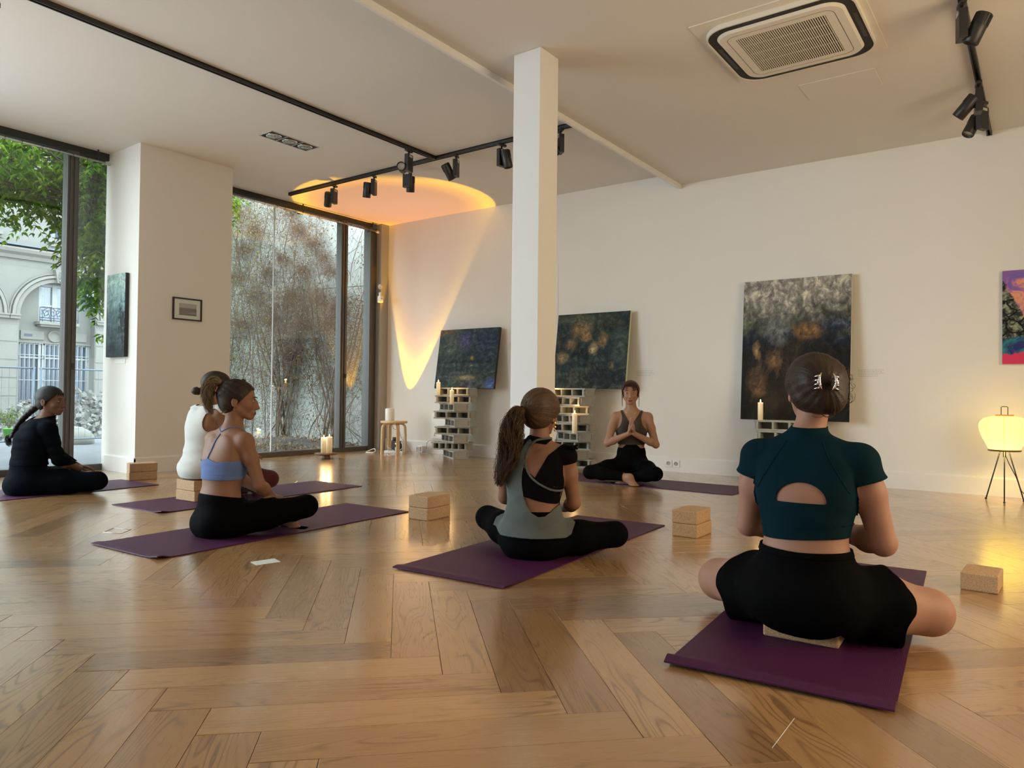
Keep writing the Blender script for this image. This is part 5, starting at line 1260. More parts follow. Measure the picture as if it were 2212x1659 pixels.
def head_shapes(c, R, jaw=1.0):
    """c: centre at eye level between the ears; R rows right, forward, up"""
    w = lambda x, y, z: c + R.T @ vv(x, y, z); S = []
    E = lambda g, p, r, k=.012, sub=False: S.append(ell(g, w(*p), r, k, R, sub)); K = lambda g, a, b, r1, r2, k=.010, sub=False: S.append(cone(g, w(*a), w(*b), r1, r2, k, sub))
    E('head', (0, -.020, .030), (.073, .093, .080)); E('head', (0, .026, .026), (.060, .056, .062), .02); E('head', (0, .028, -.028), (.057, .056, .066), .02)
    for s in (-1, 1):
        K('head', (s * .050, -.004, -.048), (s * .016, .060, -.092), .017 * jaw, .013, .02); E('head', (s * .034, .056, -.030), (.023, .022, .022), .016)
    E('head', (0, .068, -.093), (.017, .018, .014), .014)
    for s in (-1, 1): E('head', (s * .031, .094, -.001), (.0165, .0150, .0115), .010, True)
    for s in (-1, 1): K('head', (s * .013, .081, .019), (s * .043, .069, .017), .0050, .004, .010)
    K('head', (0, .082, .010), (0, .107, -.036), .0065, .0080, .009); E('head', (0, .1075, -.040), (.0090, .0100, .0078), .006); E('head', (0, .083, -.020), (.0125, .021, .030), .010)
    for s in (-1, 1): E('head', (s * .0115, .096, -.044), (.0072, .010, .0066), .005)
    E('head', (0, .078, -.068), (.026, .016, .018), .014)
    E('lip', (0, .0905, -.0650), (.021, .0070, .0042), .004); E('lip', (0, .0890, -.0740), (.017, .0075, .0052), .004)
    for s in (-1, 1):
        E('head', (s * .031, .0745, .0), (.0145, .0125, .0118), .003)
        E('ear', (s * .0745, -.014, -.012), (.0085, .018, .030), .006); E('ear', (s * .083, -.010, -.008), (.006, .009, .017), .004, True); E('ear', (s * .073, -.006, -.036), (.006, .008, .009), .005)
    return S
def hand_shapes(g, wrist, d, n, L=.175, curl=.25, spread=1.0, thumb=1, tc=.35):
    """d: along the hand, n: palm normal (the side fingers curl to), thumb: +1 / -1 side"""
    d = unit(d); n = unit(n - d * (n @ d)); l = np.cross(d, n) * thumb; s = L / .175; S = []
    kn = wrist + d * .088 * s; S.append(loft(g, wrist + d * .012, kn - d * .008, l, (.026 * s, .015 * s), (.036 * s, .012 * s), .012))
    for i, (o, ln, r) in enumerate(((.027, .066, .0083), (.0095, .074, .0086), (-.009, .069, .0083), (-.026, .054, .0074))):
        p = kn + l * o * s * spread - d * .012 * s; a = 0.0; dd = d + l * o * 2.2 * (spread - .7); seg = ((.46, .8), (.31, 1.0), (.26, .8))
        for j, (fr, cw) in enumerate(seg):
            a += curl * cw; q = p + unit(dd * math.cos(a) + n * math.sin(a)) * (ln * s * fr + (.010 * s if j == 0 else 0)); S.append(cone(g, p, q, r * s * (1 - .10 * j), r * s * (.90 - .10 * j), .003)); p = q
    p = wrist + d * .026 * s + l * .022 * s; q = p + unit(d * .75 + l * .75 + n * tc) * .036 * s; t = q + unit(d * 1.0 + l * .30 + n * tc * 1.2) * .030 * s; u = t + unit(d * 1.0 + n * tc) * .022 * s
    S += [cone(g, p, q, .0125 * s, .0105 * s, .008), cone(g, q, t, .0102 * s, .009 * s, .003), cone(g, t, u, .0088 * s, .0072 * s, .003)]
    return S
def foot_shapes(g, ankle, toe, up, side=1, s=.92):
    d = unit(np.asarray(toe) - ankle); u = unit(up - d * (np.asarray(up) @ d)); l = np.cross(d, u) * side; S = []
    heel = ankle - d * .035 * s - u * .040 * s; ball = ankle + d * .115 * s - u * .050 * s
    S += [cone(g, ankle, heel, .034 * s, .029 * s, .02), loft(g, heel + u * .003, ball, l, (.030 * s, .026 * s), (.041 * s, .020 * s), .02), loft(g, ankle, ball - d * .02, l, (.031 * s, .034 * s), (.034 * s, .020 * s), .02)]
    for i, (o, ln, r) in enumerate(((-.027, .042, .013), (-.008, .040, .0095), (.008, .035, .009), (.021, .029, .0085), (.032, .022, .008))):
        p = ball + l * o * s + d * .014 * s; S.append(cone(g, p - d * .01, p + d * ln * s - u * .004, r * s, r * .92 * s, .006))
    return S

class Figure:
    """local frame: origin on the floor under the pelvis, +y forward, +x to the figure's right"""
    def __init__(s, name_label, loc, yaw, J, skinmat, h=.0048, slim=1.0, bust=1.0, armk=1.0, legk=1.0, hipk=1.0):
        s.root = empty('person', loc, yaw); tag(s.root, name_label, 'person'); s.J = J; S = []; s.h = h
        P = {k: np.asarray(v, float) for k, v in J.items() if k not in ('hands', 'feet', 'headf', 'seat')}; s.P = P
        lat = unit(P['shR'] - P['shL']); hl = unit(P['hipR'] - P['hipL']); pv, wa, ch, ub, nk = P['pelvis'], P['waist'], P['chest'], P['upper'], P['neck']; q = slim
        fwdv = np.cross(vv(0, 0, 1), lat); fwdp = np.cross(vv(0, 0, 1), hl)
        S.append(loft('torso', pv + vv(0, 0, -.01), pv * .45 + wa * .55, hl, (.150 * q * hipk, .108 * q), (.128 * q, .095 * q), .05)); S.append(loft('torso', pv * .3 + wa * .7, wa * .7 + ch * .3, hl + lat, (.116 * q, .086 * q), (.116 * q, .086 * q), .06))
        S.append(loft('torso', wa * .4 + ch * .6, ch, lat, (.126 * q, .092 * q), (.136 * q, .098 * q), .06)); S.append(loft('torso', ch, ub, lat, (.136 * q, .098 * q), (.128 * q, .074 * q), .05))
        S.append(loft('torso', ub, ub * .35 + nk * .65, lat, (.110 * q, .060 * q), (.058, .050), .045))
        for sd in ('L', 'R'):
            sh = P['sh' + sd]; S.append(cone('torso', ub + vv(0, 0, .022) + lat * (.035 if sd == 'R' else -.035), sh + vv(0, 0, -.004), .044 * q, .043 * q, .04))
            m = ub * .5 + ch * .5 + lat * (.072 if sd == 'R' else -.072) - fwdv * .052; S.append(ell('torso', m, (.062 * q, .028 * q, .085), .05))
            S.append(cone('torso', nk * .75 + ub * .25 - fwdv * .012 + lat * (.012 if sd == 'R' else -.012), sh + vv(0, 0, .004) - lat * (.03 if sd == 'R' else -.03), .036, .034 * q, .035))          # shoulder blades
            if bust: S.append(ell('torso', ch * .75 + ub * .25 + lat * (.062 if sd == 'R' else -.062) + fwdv * .070, (.056 * bust, .052 * bust, .056 * bust), .03))
            hp_ = P['hip' + sd]; S.append(ell('torso', hp_ * .5 + pv * .5 - fwdp * .045 + vv(0, 0, -.025), (.100 * q * hipk, .100 * q, .088 * q * hipk), .05))
        S.append(cone('torso', nk - vv(0, 0, .02), P['head'] + vv(0, 0, -.06) * 1.0 - unit(np.asarray(J['headf'][0])) * .022, .051, .048, .03))
        for sd in ('L', 'R'):
            sg = 1 if sd == 'R' else -1; sh, el_, wr = P['sh' + sd], P['el' + sd], P['wr' + sd]; mu = sh * .6 + el_ * .4; mf = el_ * .72 + wr * .28
            qa = q * armk; S += [cone('arm' + sd, sh, mu, .043 * qa, .040 * qa, .03), cone('arm' + sd, mu, el_, .040 * qa, .033 * qa, .02), cone('arm' + sd, el_, mf, .033 * qa, .035 * qa, .015), cone('arm' + sd, mf, wr, .035 * qa, .0225 * qa, .02)]
            hp_, kn, an = P['hip' + sd], P['kn' + sd], P['an' + sd]; mt = hp_ * .55 + kn * .45; mc = kn * .68 + an * .32
            ql = q * legk; S += [cone('leg' + sd, hp_, mt, .088 * ql, .079 * ql, .05), cone('leg' + sd, mt, kn, .079 * ql, .056 * ql, .03), cone('leg' + sd, kn, mc, .056 * ql, .053 * q, .03), cone('leg' + sd, mc, an, .052 * q, .031 * q, .03)]
            if 'toe' + sd in P: S += foot_shapes('foot' + sd, an, P['toe' + sd], vv(*J['feet'][sd]), sg)
            hd = J['hands'][sd]; S += hand_shapes('hand' + sd, wr, vv(*hd[0]), vv(*hd[1]), L=.165, curl=hd[2], spread=hd[3], thumb=hd[4], tc=hd[5] if len(hd) > 5 else .35)
        s.HR = frame_from(J['headf'][0], J['headf'][1]); s.HC = P['head']; S += head_shapes(s.HC, s.HR); s.S = S; s.lat, s.fwd = lat, fwdv
        G, lo = field(S, h); V, F = surface_net(G, lo, h); V = smooth_mesh(V, F, 1, .4); V[:, 2] = np.maximum(V[:, 2], s.J.get('floor', .0065)) if 'floor' not in P else V[:, 2]
        if 'seat' in J: x0_, x1_, y0_, y1_, zt_ = J['seat']; m_ = (V[:, 0] > x0_) & (V[:, 0] < x1_) & (V[:, 1] > y0_) & (V[:, 1] < y1_) & (V[:, 2] < zt_); V[m_, 2] = zt_
        s.V, s.F, s.N = V, F, normals(V, F)
        s.body = np_mesh('body', V, F, skinmat, s.root)
        s.cache = {}
        for sg in (-1, 1):     # eyes
            e = s.HC + s.HR.T @ vv(sg * .031, .0752, .0); R3 = Matrix([list(s.HR[0]), list(s.HR[1]), list(s.HR[2])]).transposed().to_4x4(); T = Matrix.Translation(Vector(e)) @ R3
            ey = MB().sphere((0, 0, 0), (.0125, .0122, .0072), 16, T).build('eye', MT['eyewhite'], s.root)
            MB().sphere((0, .0092, -.0005), (.0052, .0035, .0052), 12, T).build('iris', MT['iris'], ey)
            MB().tube([(sg * -.011, .0105, .0045), (0, .0135, .0078), (sg * .013, .0095, .0050)], .0012, 6, T=T).build('eyelashes', MT['brow'], ey)
            MB().tube([(sg * -.014, .0165, .020), (sg * .002, .0165, .0235), (sg * .017, .004, .0185)], [.0022, .0028, .0012], 6, T=T).build('eyebrow', MT['brow'], s.root)
        X = s.hx(); zc = -.0695 + 7.0 * X[:, 0] ** 2; lz = (X[:, 2] - zc) / np.where(X[:, 2] > zc, .0080 - .0016 * np.exp(-(X[:, 0] / .003) ** 2), .0095); lf = np.where(X[:, 1] > .05, (np.sqrt((X[:, 0] / .0225) ** 2 + lz ** 2) - 1) * .01, .05); s.part('lips', MT['lips'], lf, .0007, th=.0)
        mz = np.abs(X[:, 2] - zc - .0003) - .0008; s.part('mouth_line', MT['brow'], np.where((X[:, 1] > .05) & (np.abs(X[:, 0]) < .0225), mz, .05), .0010, th=.0)
    def dist(s, g, V=None):
        """hard distance from the body's vertices to the named group(s)"""
        key = g
        if V is None and key in s.cache: return s.cache[key]
        X = s.V if V is None else V; d = np.full(len(X), 9.0)
        for sh in s.S:
            if not sh.sub and any(sh.g.startswith(q) for q in g.split('+')): d = np.minimum(d, sh.d(X))
        if V is None: s.cache[key] = d
        return d
    def along(s, a, b, V=None): X = s.V if V is None else V; a, b = s.P[a], s.P[b]; d = b - a; return ((X - a) @ d) / (d @ d)
    def part(s, name, mat, f, t=.003, th=.0018, disp=None, label=None, parent=None, sm=0):
        V = s.V + s.N * (t if np.isscalar(t) else t[:, None])
        if disp is not None: V = V + s.N * disp[:, None]
        if sm: V = smooth_mesh(V, s.F, sm, .5)
        VV, T = clip_mesh(V, s.F, f)
        if not len(T): return None
        o = np_mesh(name, VV, T, mat, parent or s.root)
        if th and name != 'leggings': solid(o, th, -1)
        if label: o['label'] = label
        return o
    def hl(s, x, y, z): return s.HC + s.HR.T @ vv(x, y, z)
    def hx(s, V=None): X = s.V if V is None else V; return (X - s.HC) @ s.HR.T
def fold_noise(V, sc, amp, ax=(1, 1, 1), seed=0.0):
    """cheap layered sine folds"""
    p = V * np.array(ax) * sc + seed; r = np.zeros(len(V))
    for i in range(4): q = p @ np.array([math.sin(1.7 * i + 1), math.cos(2.3 * i + .4), math.sin(3.1 * i + 2)]); r += np.sin(q * (1 + .55 * i) + 1.3 * np.sin(p[:, 0] * .7 + i) + .9 * np.sin(p[:, 2] * 1.1 + 2 * i)) / (1 + .6 * i)
    return amp * r / 2.2
def poly_sd(P, x, z):
    """signed distance to polygon, negative inside"""
    P = np.asarray(P, float); d = np.full(len(x), 1e9); ins = np.zeros(len(x), bool); n = len(P)
    for i in range(n):
        a, b = P[i], P[(i + 1) % n]; e = b - a; w = np.stack([x - a[0], z - a[1]], 1); t = np.clip((w @ e) / (e @ e), 0, 1); d = np.minimum(d, np.linalg.norm(w - t[:, None] * e, axis=1))
        c = (a[1] > z) != (b[1] > z)
        with np.errstate(divide='ignore', invalid='ignore'): xi = a[0] + (z - a[1]) * (b[0] - a[0]) / (b[1] - a[1]) if b[1] != a[1] else np.full(len(x), a[0])
        ins ^= c & (x < xi)
    return np.where(ins, -d, d)
def smoothpoly(P, n=1):
    P = [tuple(p) for p in P]
    for _ in range(n):
        Q = []
        for i in range(len(P)): a, b = P[i], P[(i + 1) % len(P)]; Q += [(a[0] * .75 + b[0] * .25, a[1] * .75 + b[1] * .25), (a[0] * .25 + b[0] * .75, a[1] * .25 + b[1] * .75)]
        P = Q
    return P
# ---- hair
def hair_cap(fig, mat, tie, line, t=.010, h=.0036, extra=(), nstr=260, name='hair', groove=.0012, seed=1, back_low=-.075, sr=.0008, low_front=None):
    """tight cap combed to the point `tie` (head coordinates); `line` = list of (angle from front in degrees, height of the hairline)"""
    R, c = fig.HR, fig.HC; w = lambda p: c + R.T @ vv(*p)
    S = [ell('h', w((0, -.020, .030)), (.073 + t, .093 + t, .080 + t), .02, R), ell('h', w((0, .022, .030)), (.060 + t * .8, .054 + t * .55, .062 + t * .7), .02, R), ell('h', w((0, -.045, -.030)), (.058 + t * .6, .052 + t * .7, .052), .03, R)]
    S += [e(w, R) for e in extra]
    G, lo = field(S, h); V, F = surface_net(G, lo, h); V = smooth_mesh(V, F, 2, .5); N = normals(V, F); X = (V - c) @ R.T
    la, lz = zip(*line)
    def below(X):
        ang = np.degrees(np.arctan2(np.abs(X[:, 0]), X[:, 1])); return np.interp(ang, la, lz) - X[:, 2]
    f = below(X)
    tv = np.asarray(tie, float); D = X - tv; ax = unit(tv - np.array([0, 0, 0])); a1 = unit(np.cross(ax, [0, 0, 1.0]) if abs(ax[2]) < .9 else np.cross(ax, [0, 1.0, 0])); a2 = np.cross(ax, a1)
    th = np.arctan2(D @ a2, D @ a1); rr = np.linalg.norm(D, axis=1); gr = groove * .45 * (np.sin(th * 17 + 1.5 * np.sin(rr * 30 + 2 * th)) * .8 + .6 * np.sin(th * 61 + 1 + 2 * np.sin(5 * th)) + .4 * np.sin(th * 113)) * np.clip(rr / .05, 0, 1)
    V = V + N * gr[:, None]; VV, T = clip_mesh(V, F, f); D = (VV - c) @ R.T - tv; th = np.arctan2(D @ a2, D @ a1); q_ = np.linalg.norm(D, axis=1); rv = np.clip(.22 + .18 * np.sin(th * 19 + 2.5 * np.sin(q_ * 21 + 3 * th)) + .14 * np.sin(th * 47 + 3 * np.sin(th * 7)) + .14 * np.sin(th * 5 + 9 * q_), 0, 1)
    o = np_mesh(name, VV, T, mat, fig.root, True, rv); solid(o, .004, -1)
    # combed strands lying on the cap
    rs = np.random.default_rng(seed); cand = np.argwhere((f < 0.004) & (f > -.012)).ravel()
    if len(cand) and nstr:
        pick = rs.choice(cand, int(nstr * 1.8)); paths = []
        for i in pick:
            a = X[i]; b = tv + rs.normal(size=3) * .006; P = []
            for u in np.linspace(0, 1, 9):
                p = a * (1 - u) + b * u; q = (p - np.array([0, -.020, .030])) / np.array([.073 + t, .093 + t, .080 + t]); n_ = np.linalg.norm(q)
                if n_ < 1.012: p = np.array([0, -.020, .030]) + q / n_ * 1.012 * np.array([.073 + t, .093 + t, .080 + t]) if u < .93 else p
                if u < .12: p = a + (p - a)
                P.append(w(p))
            paths.append(P)
        Vs, Fs, rv_ = strands(paths, sr, sr * .7, 3); tag(np_mesh('hair_strands', Vs, Fs, mat, o, True, rv_), kind='stuff')
    return o
def lock_bundle(fig, mat, path, rad, n, r0, wav=.006, wf=9.0, name='ponytail', seed=3, flare=1.0, fray=.25, parent=None, m=22, lat=None):
    """long wavy strands following `path` (figure coordinates), bundle radius rad(t)"""
    rs = np.random.default_rng(seed); P = np.asarray(path, float); k = len(P); tt = np.linspace(0, 1, m)
    C_ = np.stack([np.interp(tt, np.linspace(0, 1, k), P[:, j]) for j in range(3)], 1)
    for _ in range(2): C_[1:-1] = (C_[:-2] + 2 * C_[1:-1] + C_[2:]) / 4
    D = np.gradient(C_, axis=0); D /= np.linalg.norm(D, axis=1, keepdims=True); lv_ = unit(fig.HR[0] if lat is None else lat); A = lv_[None] - D * (D @ lv_)[:, None]; A /= np.linalg.norm(A, axis=1, keepdims=True) + 1e-9; B = np.cross(D, A); R_ = np.interp(tt, np.linspace(0, 1, len(rad)), rad)
    out = []
    for i in range(n):
        a = rs.uniform(0, 2 * PI); q = math.sqrt(rs.random()); ln = 1 - fray * rs.random(); ph = 2.2 * math.floor(a * 1.9) + 3 * round(q * 2) + rs.normal() * .35; w_ = wav * rs.uniform(.7, 1.3); f_ = wf * rs.uniform(.93, 1.07)
        s_ = tt * ln; ci = np.stack([np.interp(s_, tt, C_[:, j]) for j in range(3)], 1); Ai = np.stack([np.interp(s_, tt, A[:, j]) for j in range(3)], 1); Bi = np.stack([np.interp(s_, tt, B[:, j]) for j in range(3)], 1); Ri = np.interp(s_, tt, R_)
        wob = w_ * np.sin(f_ * tt * 2.2 + ph) * np.clip(tt * 3, 0, 1); wob2 = w_ * np.cos(f_ * tt * 2.0 + ph * 1.7) * np.clip(tt * 3, 0, 1)
        out.append(ci + Ai * (Ri * q * math.cos(a) * flare + wob)[:, None] + Bi * (Ri * q * math.sin(a) + wob2)[:, None])
    V, F, rv = strands(out, rs.uniform(.6, 1.3, n) * r0, r0 * .35, 3); o = np_mesh(name, V, F, mat, parent or fig.root, True, rv); return o
MT['eyewhite'] = simple('eye_white', (.55, .50, .46), .25, vary=.02); MT['iris'] = simple('iris', (.02, .012, .008), .15); MT['brow'] = simple('eyebrow_hair', (.025, .014, .010), .7)
MT['lips'] = simple('lip_colour', (.15, .045, .04), .5)
SK1 = skin('skin_fair', (.36, .19, .13)); SK2 = skin('skin_tan', (.25, .125, .075)); SK3 = skin('skin_brown', (.15, .075, .048)); SK4 = skin('skin_light_olive', (.34, .19, .12))
HB = hairmat('hair_dark_brown', (.010, .006, .004), (.055, .030, .018)); HM = hairmat('hair_chestnut', (.025, .013, .007), (.14, .075, .036)); HK = hairmat('hair_black', (.004, .004, .004), (.020, .016, .013)); HL = hairmat('hair_blonde_ends', (.07, .045, .025), (.34, .25, .15)); HR_ = hairmat('hair_auburn', (.020, .006, .004), (.085, .028, .018))
BLK = fabric('black_legging', (.0025, .0025, .003), .8, sheen=0); BLKT = fabric('black_top', (.004, .0035, .004), .8, sheen=0); TEAL = fabric('teal_jersey', (.0035, .018, .026), .8, sheen=0); BLUE = fabric('periwinkle_jersey', (.12, .18, .38), .75); GREYM = fabric('grey_marl', (.085, .095, .092), .9, heather=.4); TAUPE = fabric('taupe_jersey', (.055, .042, .034), .8); WHITE = fabric('white_rib', (.55, .55, .53), .85); MAROON = fabric('maroon_legging', (.07, .016, .014), .8); NAVY = fabric('navy_knit', (.0025, .004, .007), .85, sheen=0)

def legs_cut(fg, waist_z, ank=.88, slope=None):
    """leggings: below the waist line, down to the ankles, never the arms or hands"""
    dl = fg.dist('leg+foot+torso'); da = fg.dist('arm+hand'); f = np.maximum(fg.V[:, 2] - (waist_z if slope is None else waist_z + slope) - 2.0 * np.clip(fg.V[:, 1] - .07, 0, 1) * (fg.V[:, 2] < waist_z + .12), dl - da)
    for sd in ('L', 'R'):
        foot = fg.dist('foot' + sd) if any(q.g == 'foot' + sd for q in fg.S) else np.full(len(fg.V), 9.0); oL = 'L' if sd == 'R' else 'R'; rest_ = fg.dist('torso+leg' + oL + '+foot' + oL); own = fg.dist('leg' + sd)
        al = (fg.along('kn' + sd, 'an' + sd) - ank) * .35; al = np.where(np.linalg.norm(fg.V - fg.P['an' + sd], axis=1) < .14, al, np.minimum(al, -.001)); f = np.where((foot < np.minimum(own, rest_)) | (own < rest_), np.maximum(f, np.where(foot < np.minimum(own, rest_), np.maximum(al, .001), al)), f)
    return f
# ------------------------------------------------------------------ 1. woman in the teal top, nearest the camera, seen from behind
J = dict(seat=(-.135, .122, -.075, .11, .086), pelvis=(0, 0, .180), waist=(.0, .0, .335), chest=(0, .015, .475), upper=(-.002, .03, .585), neck=(-.005, .045, .680), head=(.008, .070, .826),
         headf=((-.42, .9, -.06), (.05, 0, 1)), shL=(-.162, .03, .598), shR=(.162, .03, .598), elL=(-.205, .075, .350), elR=(.225, .065, .335), wrL=(-.055, .285, .33), wrR=(.045, .285, .33),
         hipL=(-.095, .03, .150), hipR=(.095, .03, .150), knL=(-.350, .215, .105), knR=(.345, .215, .098), anL=(.05, .40, .055), anR=(-.08, .36, .055), toeL=(.19, .37, .03), toeR=(-.2, .30, .03),
         feet=dict(L=(0, .2, 1), R=(0, .2, 1)), hands=dict(L=((.55, .35, .15), (.2, -.3, 1), .35, 1, 1), R=((-.55, .35, .15), (-.2, -.3, 1), .35, 1, -1)))
f1 = Figure('woman seen from behind in teal crop top and black shorts, silver claw clip in hair', (-.640, 2.53, 0), .06, J, SK1, h=.0055, slim=1.04, armk=1.16, legk=1.22, hipk=1.14)
V = f1.V; x, y, z = V.T
arm = f1.dist('arm+hand'); tor = f1.dist('torso'); cap = []
for sd in ('L', 'R'): cap.append(f1.along('sh' + sd, 'el' + sd))
al = np.where(x < 0, cap[0], cap[1]); sleeve = (al - .24) * .25
f = np.maximum(.345 + .01 * np.sin(x * 9) - z, np.minimum(tor - arm, sleeve)); f = np.maximum(f, z - .700 - .10 * (y - .0)); f = np.maximum(f, np.where(f1.dist('head') < tor - .004, 1, -1))
cx_, zc = .003, .468; a_, b_ = .076, .060
moon = np.maximum(np.sqrt(((x - cx_) / a_) ** 2 + ((z - zc) / b_) ** 2) - 1, (zc - .004 - z) / .03) * .05; moon = np.where(y < .03, moon, 1.0)
moon2 = -.5 * (moon + np.sqrt(moon ** 2 + 1e-7)) * 0 - moon; f = np.maximum(f, moon2)
fl = np.where((arm < tor), np.clip(al / .24, 0, 1) ** 3 * .012, 0)
disp = fold_noise(V, 26, .0014, (.5, 1, 1.6)) * (z < .46) + fold_noise(V, 12, .0008)
top = f1.part('crop_top', TEAL, f, .0045 + fl, disp=disp, sm=2)
for zz in (.385,):
    band = np.abs(z - zz - .012 * np.sin(x * 8)) - .0016; f1.part('hem_seam', TEAL, np.maximum(band, np.where(arm < tor + .004, 1, -1)), .0066, th=.001, parent=top)
for sg in (-1, 1):      # raglan seams
    d = poly_sd([(sg * .052, .655), (sg * .056, .657), (sg * .142, .50), (sg * .138, .498)], x, z); f1.part('raglan_seam', TEAL, np.maximum(d, y - .06), .0060, th=.001, parent=top)
# running shorts
lg = np.minimum(f1.dist('legL'), f1.dist('legR')); tl = np.where(x < 0, f1.along('hipL', 'knL'), f1.along('hipR', 'knR'))
shin = np.minimum(f1.along('knL', 'anL'), f1.along('knR', 'anR'))
hem = np.where(x < 0, .50, .56) + .05 * np.sin(z * 38 + 1.2) - .10 * np.clip((z - .13) / .06, 0, 1)
f = np.maximum(z - .305 - .03 * np.abs(x), (tl - hem) * .35); f = np.maximum(f, np.minimum(tor, lg) - arm); f = np.maximum(f, y - .27)
fl = np.clip(tl - .15, 0, .6) ** 1.5 * .085 + np.clip(.2 - z, 0, .2) * .05
sho = f1.part('shorts', BLK, f, .006 + fl, disp=fold_noise(V, 26, .0055, (1.4, 1.4, .5)) * np.clip(tl * 2 - .1, .12, 1), sm=2)
wb_ = np.abs(z - .296 - .03 * np.abs(x)) - .010; f1.part('waistband', BLK, np.maximum(wb_, np.where(arm < tor, 1, -1)), .0085, th=.001, parent=sho)
# hair twisted up in a chignon
ex = [lambda w, R: ell('h', w((.010, -.112, .010)), (.052, .040, .060), .03, R), lambda w, R: ell('h', w((.030, -.098, -.035)), (.050, .044, .046), .03, R), lambda w, R: ell('h', w((.045, -.06, .02)), (.045, .06, .07), .03, R), lambda w, R: ell('h', w((-.02, -.10, .035)), (.05, .04, .05), .03, R)]
hc = hair_cap(f1, HB, (.002, -.150, .012), [(0, .075), (35, .066), (60, .030), (78, .000), (95, -.030), (120, -.070), (150, -.088), (180, -.092)], t=.019, extra=ex, nstr=460, groove=.0016)
rs = np.random.default_rng(5); fl_ = []
for i in range(34):      # loose wisps around the bun and nape
    a = rs.uniform(-1.6, 1.2); b = np.array([.012 + .088 * math.cos(a), -.075 + rs.normal() * .02, .0 + .085 * math.sin(a)]); d = np.array([math.cos(a), -.1, math.sin(a)]) * rs.uniform(.004, .012); tn = np.array([-math.sin(a), 0, math.cos(a)]) * rs.uniform(-.045, .045)
    fl_.append([f1.hl(*(b + d * math.sin(u * PI) + tn * u)) for u in np.linspace(0, 1, 8)])
Vw, Fw, rw = strands(fl_, .0008, .0005, 3); tag(np_mesh('loose_wisps', Vw, Fw, HM, hc, True, rw), kind='stuff')
cl = MB(); R3 = Matrix([list(f1.HR[0]), list(f1.HR[1]), list(f1.HR[2])]).transposed().to_4x4(); T = Matrix.Translation(Vector(f1.HC)) @ R3
for sg in (-1, 1):
    cl.tube([(sg * .018 + .002, -.156, .045), (sg * .026 + .002, -.164, .028), (sg * .024 + .002, -.166, .008), (sg * .016 + .002, -.160, -.010)], [.0032, .0042, .0042, .003], 8, T=T)
    for q in range(4): cl.tube([(sg * .025 + .002, -.164, .036 - q * .013), (sg * .034 + .002, -.158, .034 - q * .013), (sg * .040 + .002, -.142, .030 - q * .013)], [.003, .0026, .0016], 6, T=T)
    cl.sphere((sg * .027 + .002, -.167, .014), (.0065, .0045, .0075), 10, T)
cl.build('hair_claw', MT['chrome'], hc)['label'] = 'shiny silver claw clip'

# ------------------------------------------------------------------ 2. woman in the grey tank top with the long ponytail
J = dict(pelvis=(0, 0, .105), waist=(.0, .005, .255), chest=(.0, .03, .385), upper=(.005, .045, .485), neck=(.012, .060, .570), head=(.014, .085, .708),
         headf=((.22, .95, -.05), (.03, 0, 1)), shL=(-.152, .045, .498), shR=(.157, .045, .505), elL=(-.185, .10, .270), elR=(.182, .10, .262), wrL=(-.07, .28, .21), wrR=(.085, .285, .205),
         hipL=(-.085, .03, .085), hipR=(.085, .03, .085), knL=(-.33, .235, .135), knR=(.375, .185, .105), anL=(.08, .37, .05), anR=(-.06, .34, .05), toeL=(.2, .33, .02), toeR=(-.2, .30, .02),
         feet=dict(L=(0, .2, 1), R=(0, .2, 1)), hands=dict(L=((.6, .3, -.1), (0, -.2, -1), .3, 1, -1), R=((-.6, .3, -.1), (0, -.2, -1), .3, 1, 1)))
f2 = Figure('woman seen from behind with long curly ponytail, grey tank top over black, black leggings', (-2.045, 2.98, 0), .30, J, SK2, h=.0052, slim=.98)
V = f2.V; x, y, z = V.T; arm = f2.dist('arm+hand'); tor = f2.dist('torso')
f2.part('leggings', BLK, legs_cut(f2, .235), .004, disp=fold_noise(V, 22, .001), sm=1)
body_side = np.where(arm < tor - .004, 1.0, -1.0); side_s = (tor - arm) + .004
# black asymmetric top: right shoulder panel, band under the blades, neck strap
blk = np.minimum.reduce([poly_sd(smoothpoly([(.030, .395), (.085, .505), (.150, .565), (.215, .52), (.20, .36), (.135, .335), (.13, .355)], 0), x, z), poly_sd([(-.20, .43), (-.05, .46), (.03, .40), (.14, .345), (.125, .27), (.06, .285), (-.05, .315), (-.20, .285)], x, z), poly_sd([(-.20, .44), (-.14, .56), (-.02, .60), (.08, .578), (.065, .555), (.0, .565), (-.07, .53), (-.04, .45)], x, z)])
front = np.where(y > .075, np.minimum(.27 - z, 1), 1.0); front = np.maximum(.29 - z, z - .50)
fb = np.where(y < .06, blk, front); slv = np.minimum(tor - arm, (np.where(x < 0, f2.along('shL', 'elL'), f2.along('shR', 'elR')) - .14) * .25)
bt = f2.part('black_top', BLKT, np.maximum(fb, slv), .0038, disp=fold_noise(V, 16, .0008), sm=1)
V = f2.V
gry = np.minimum.reduce([poly_sd(smoothpoly([(-.215, .02), (-.205, .20), (-.19, .315), (-.165, .27), (-.10, .42), (-.055, .53), (-.02, .585), (.0, .56), (-.035, .45), (-.03, .33), (.01, .235), (.07, .205), (.115, .245), (.145, .31), (.155, .36), (.20, .33), (.208, .17), (.185, .10), (.12, .03)], 1), x, z)])
gry = np.maximum(gry, -.006 + .115 - z - .09 * (1 - np.clip((x + .15) / .3, 0, 1)) * 0)
hemz = .090 + .25 * (x * x) * 4 + .008 * np.sin(x * 30); gry = np.maximum(gry, hemz - z); fg_ = np.where(y < .06, gry, np.maximum(hemz - z, z - .46)); fg_ = np.maximum(fg_, np.where(arm + .002 < tor, (tor - arm) * 1.0 + .0, -.02)); fg_ = np.maximum(fg_, np.where((y > .10) & (z < .24), 1, -1))
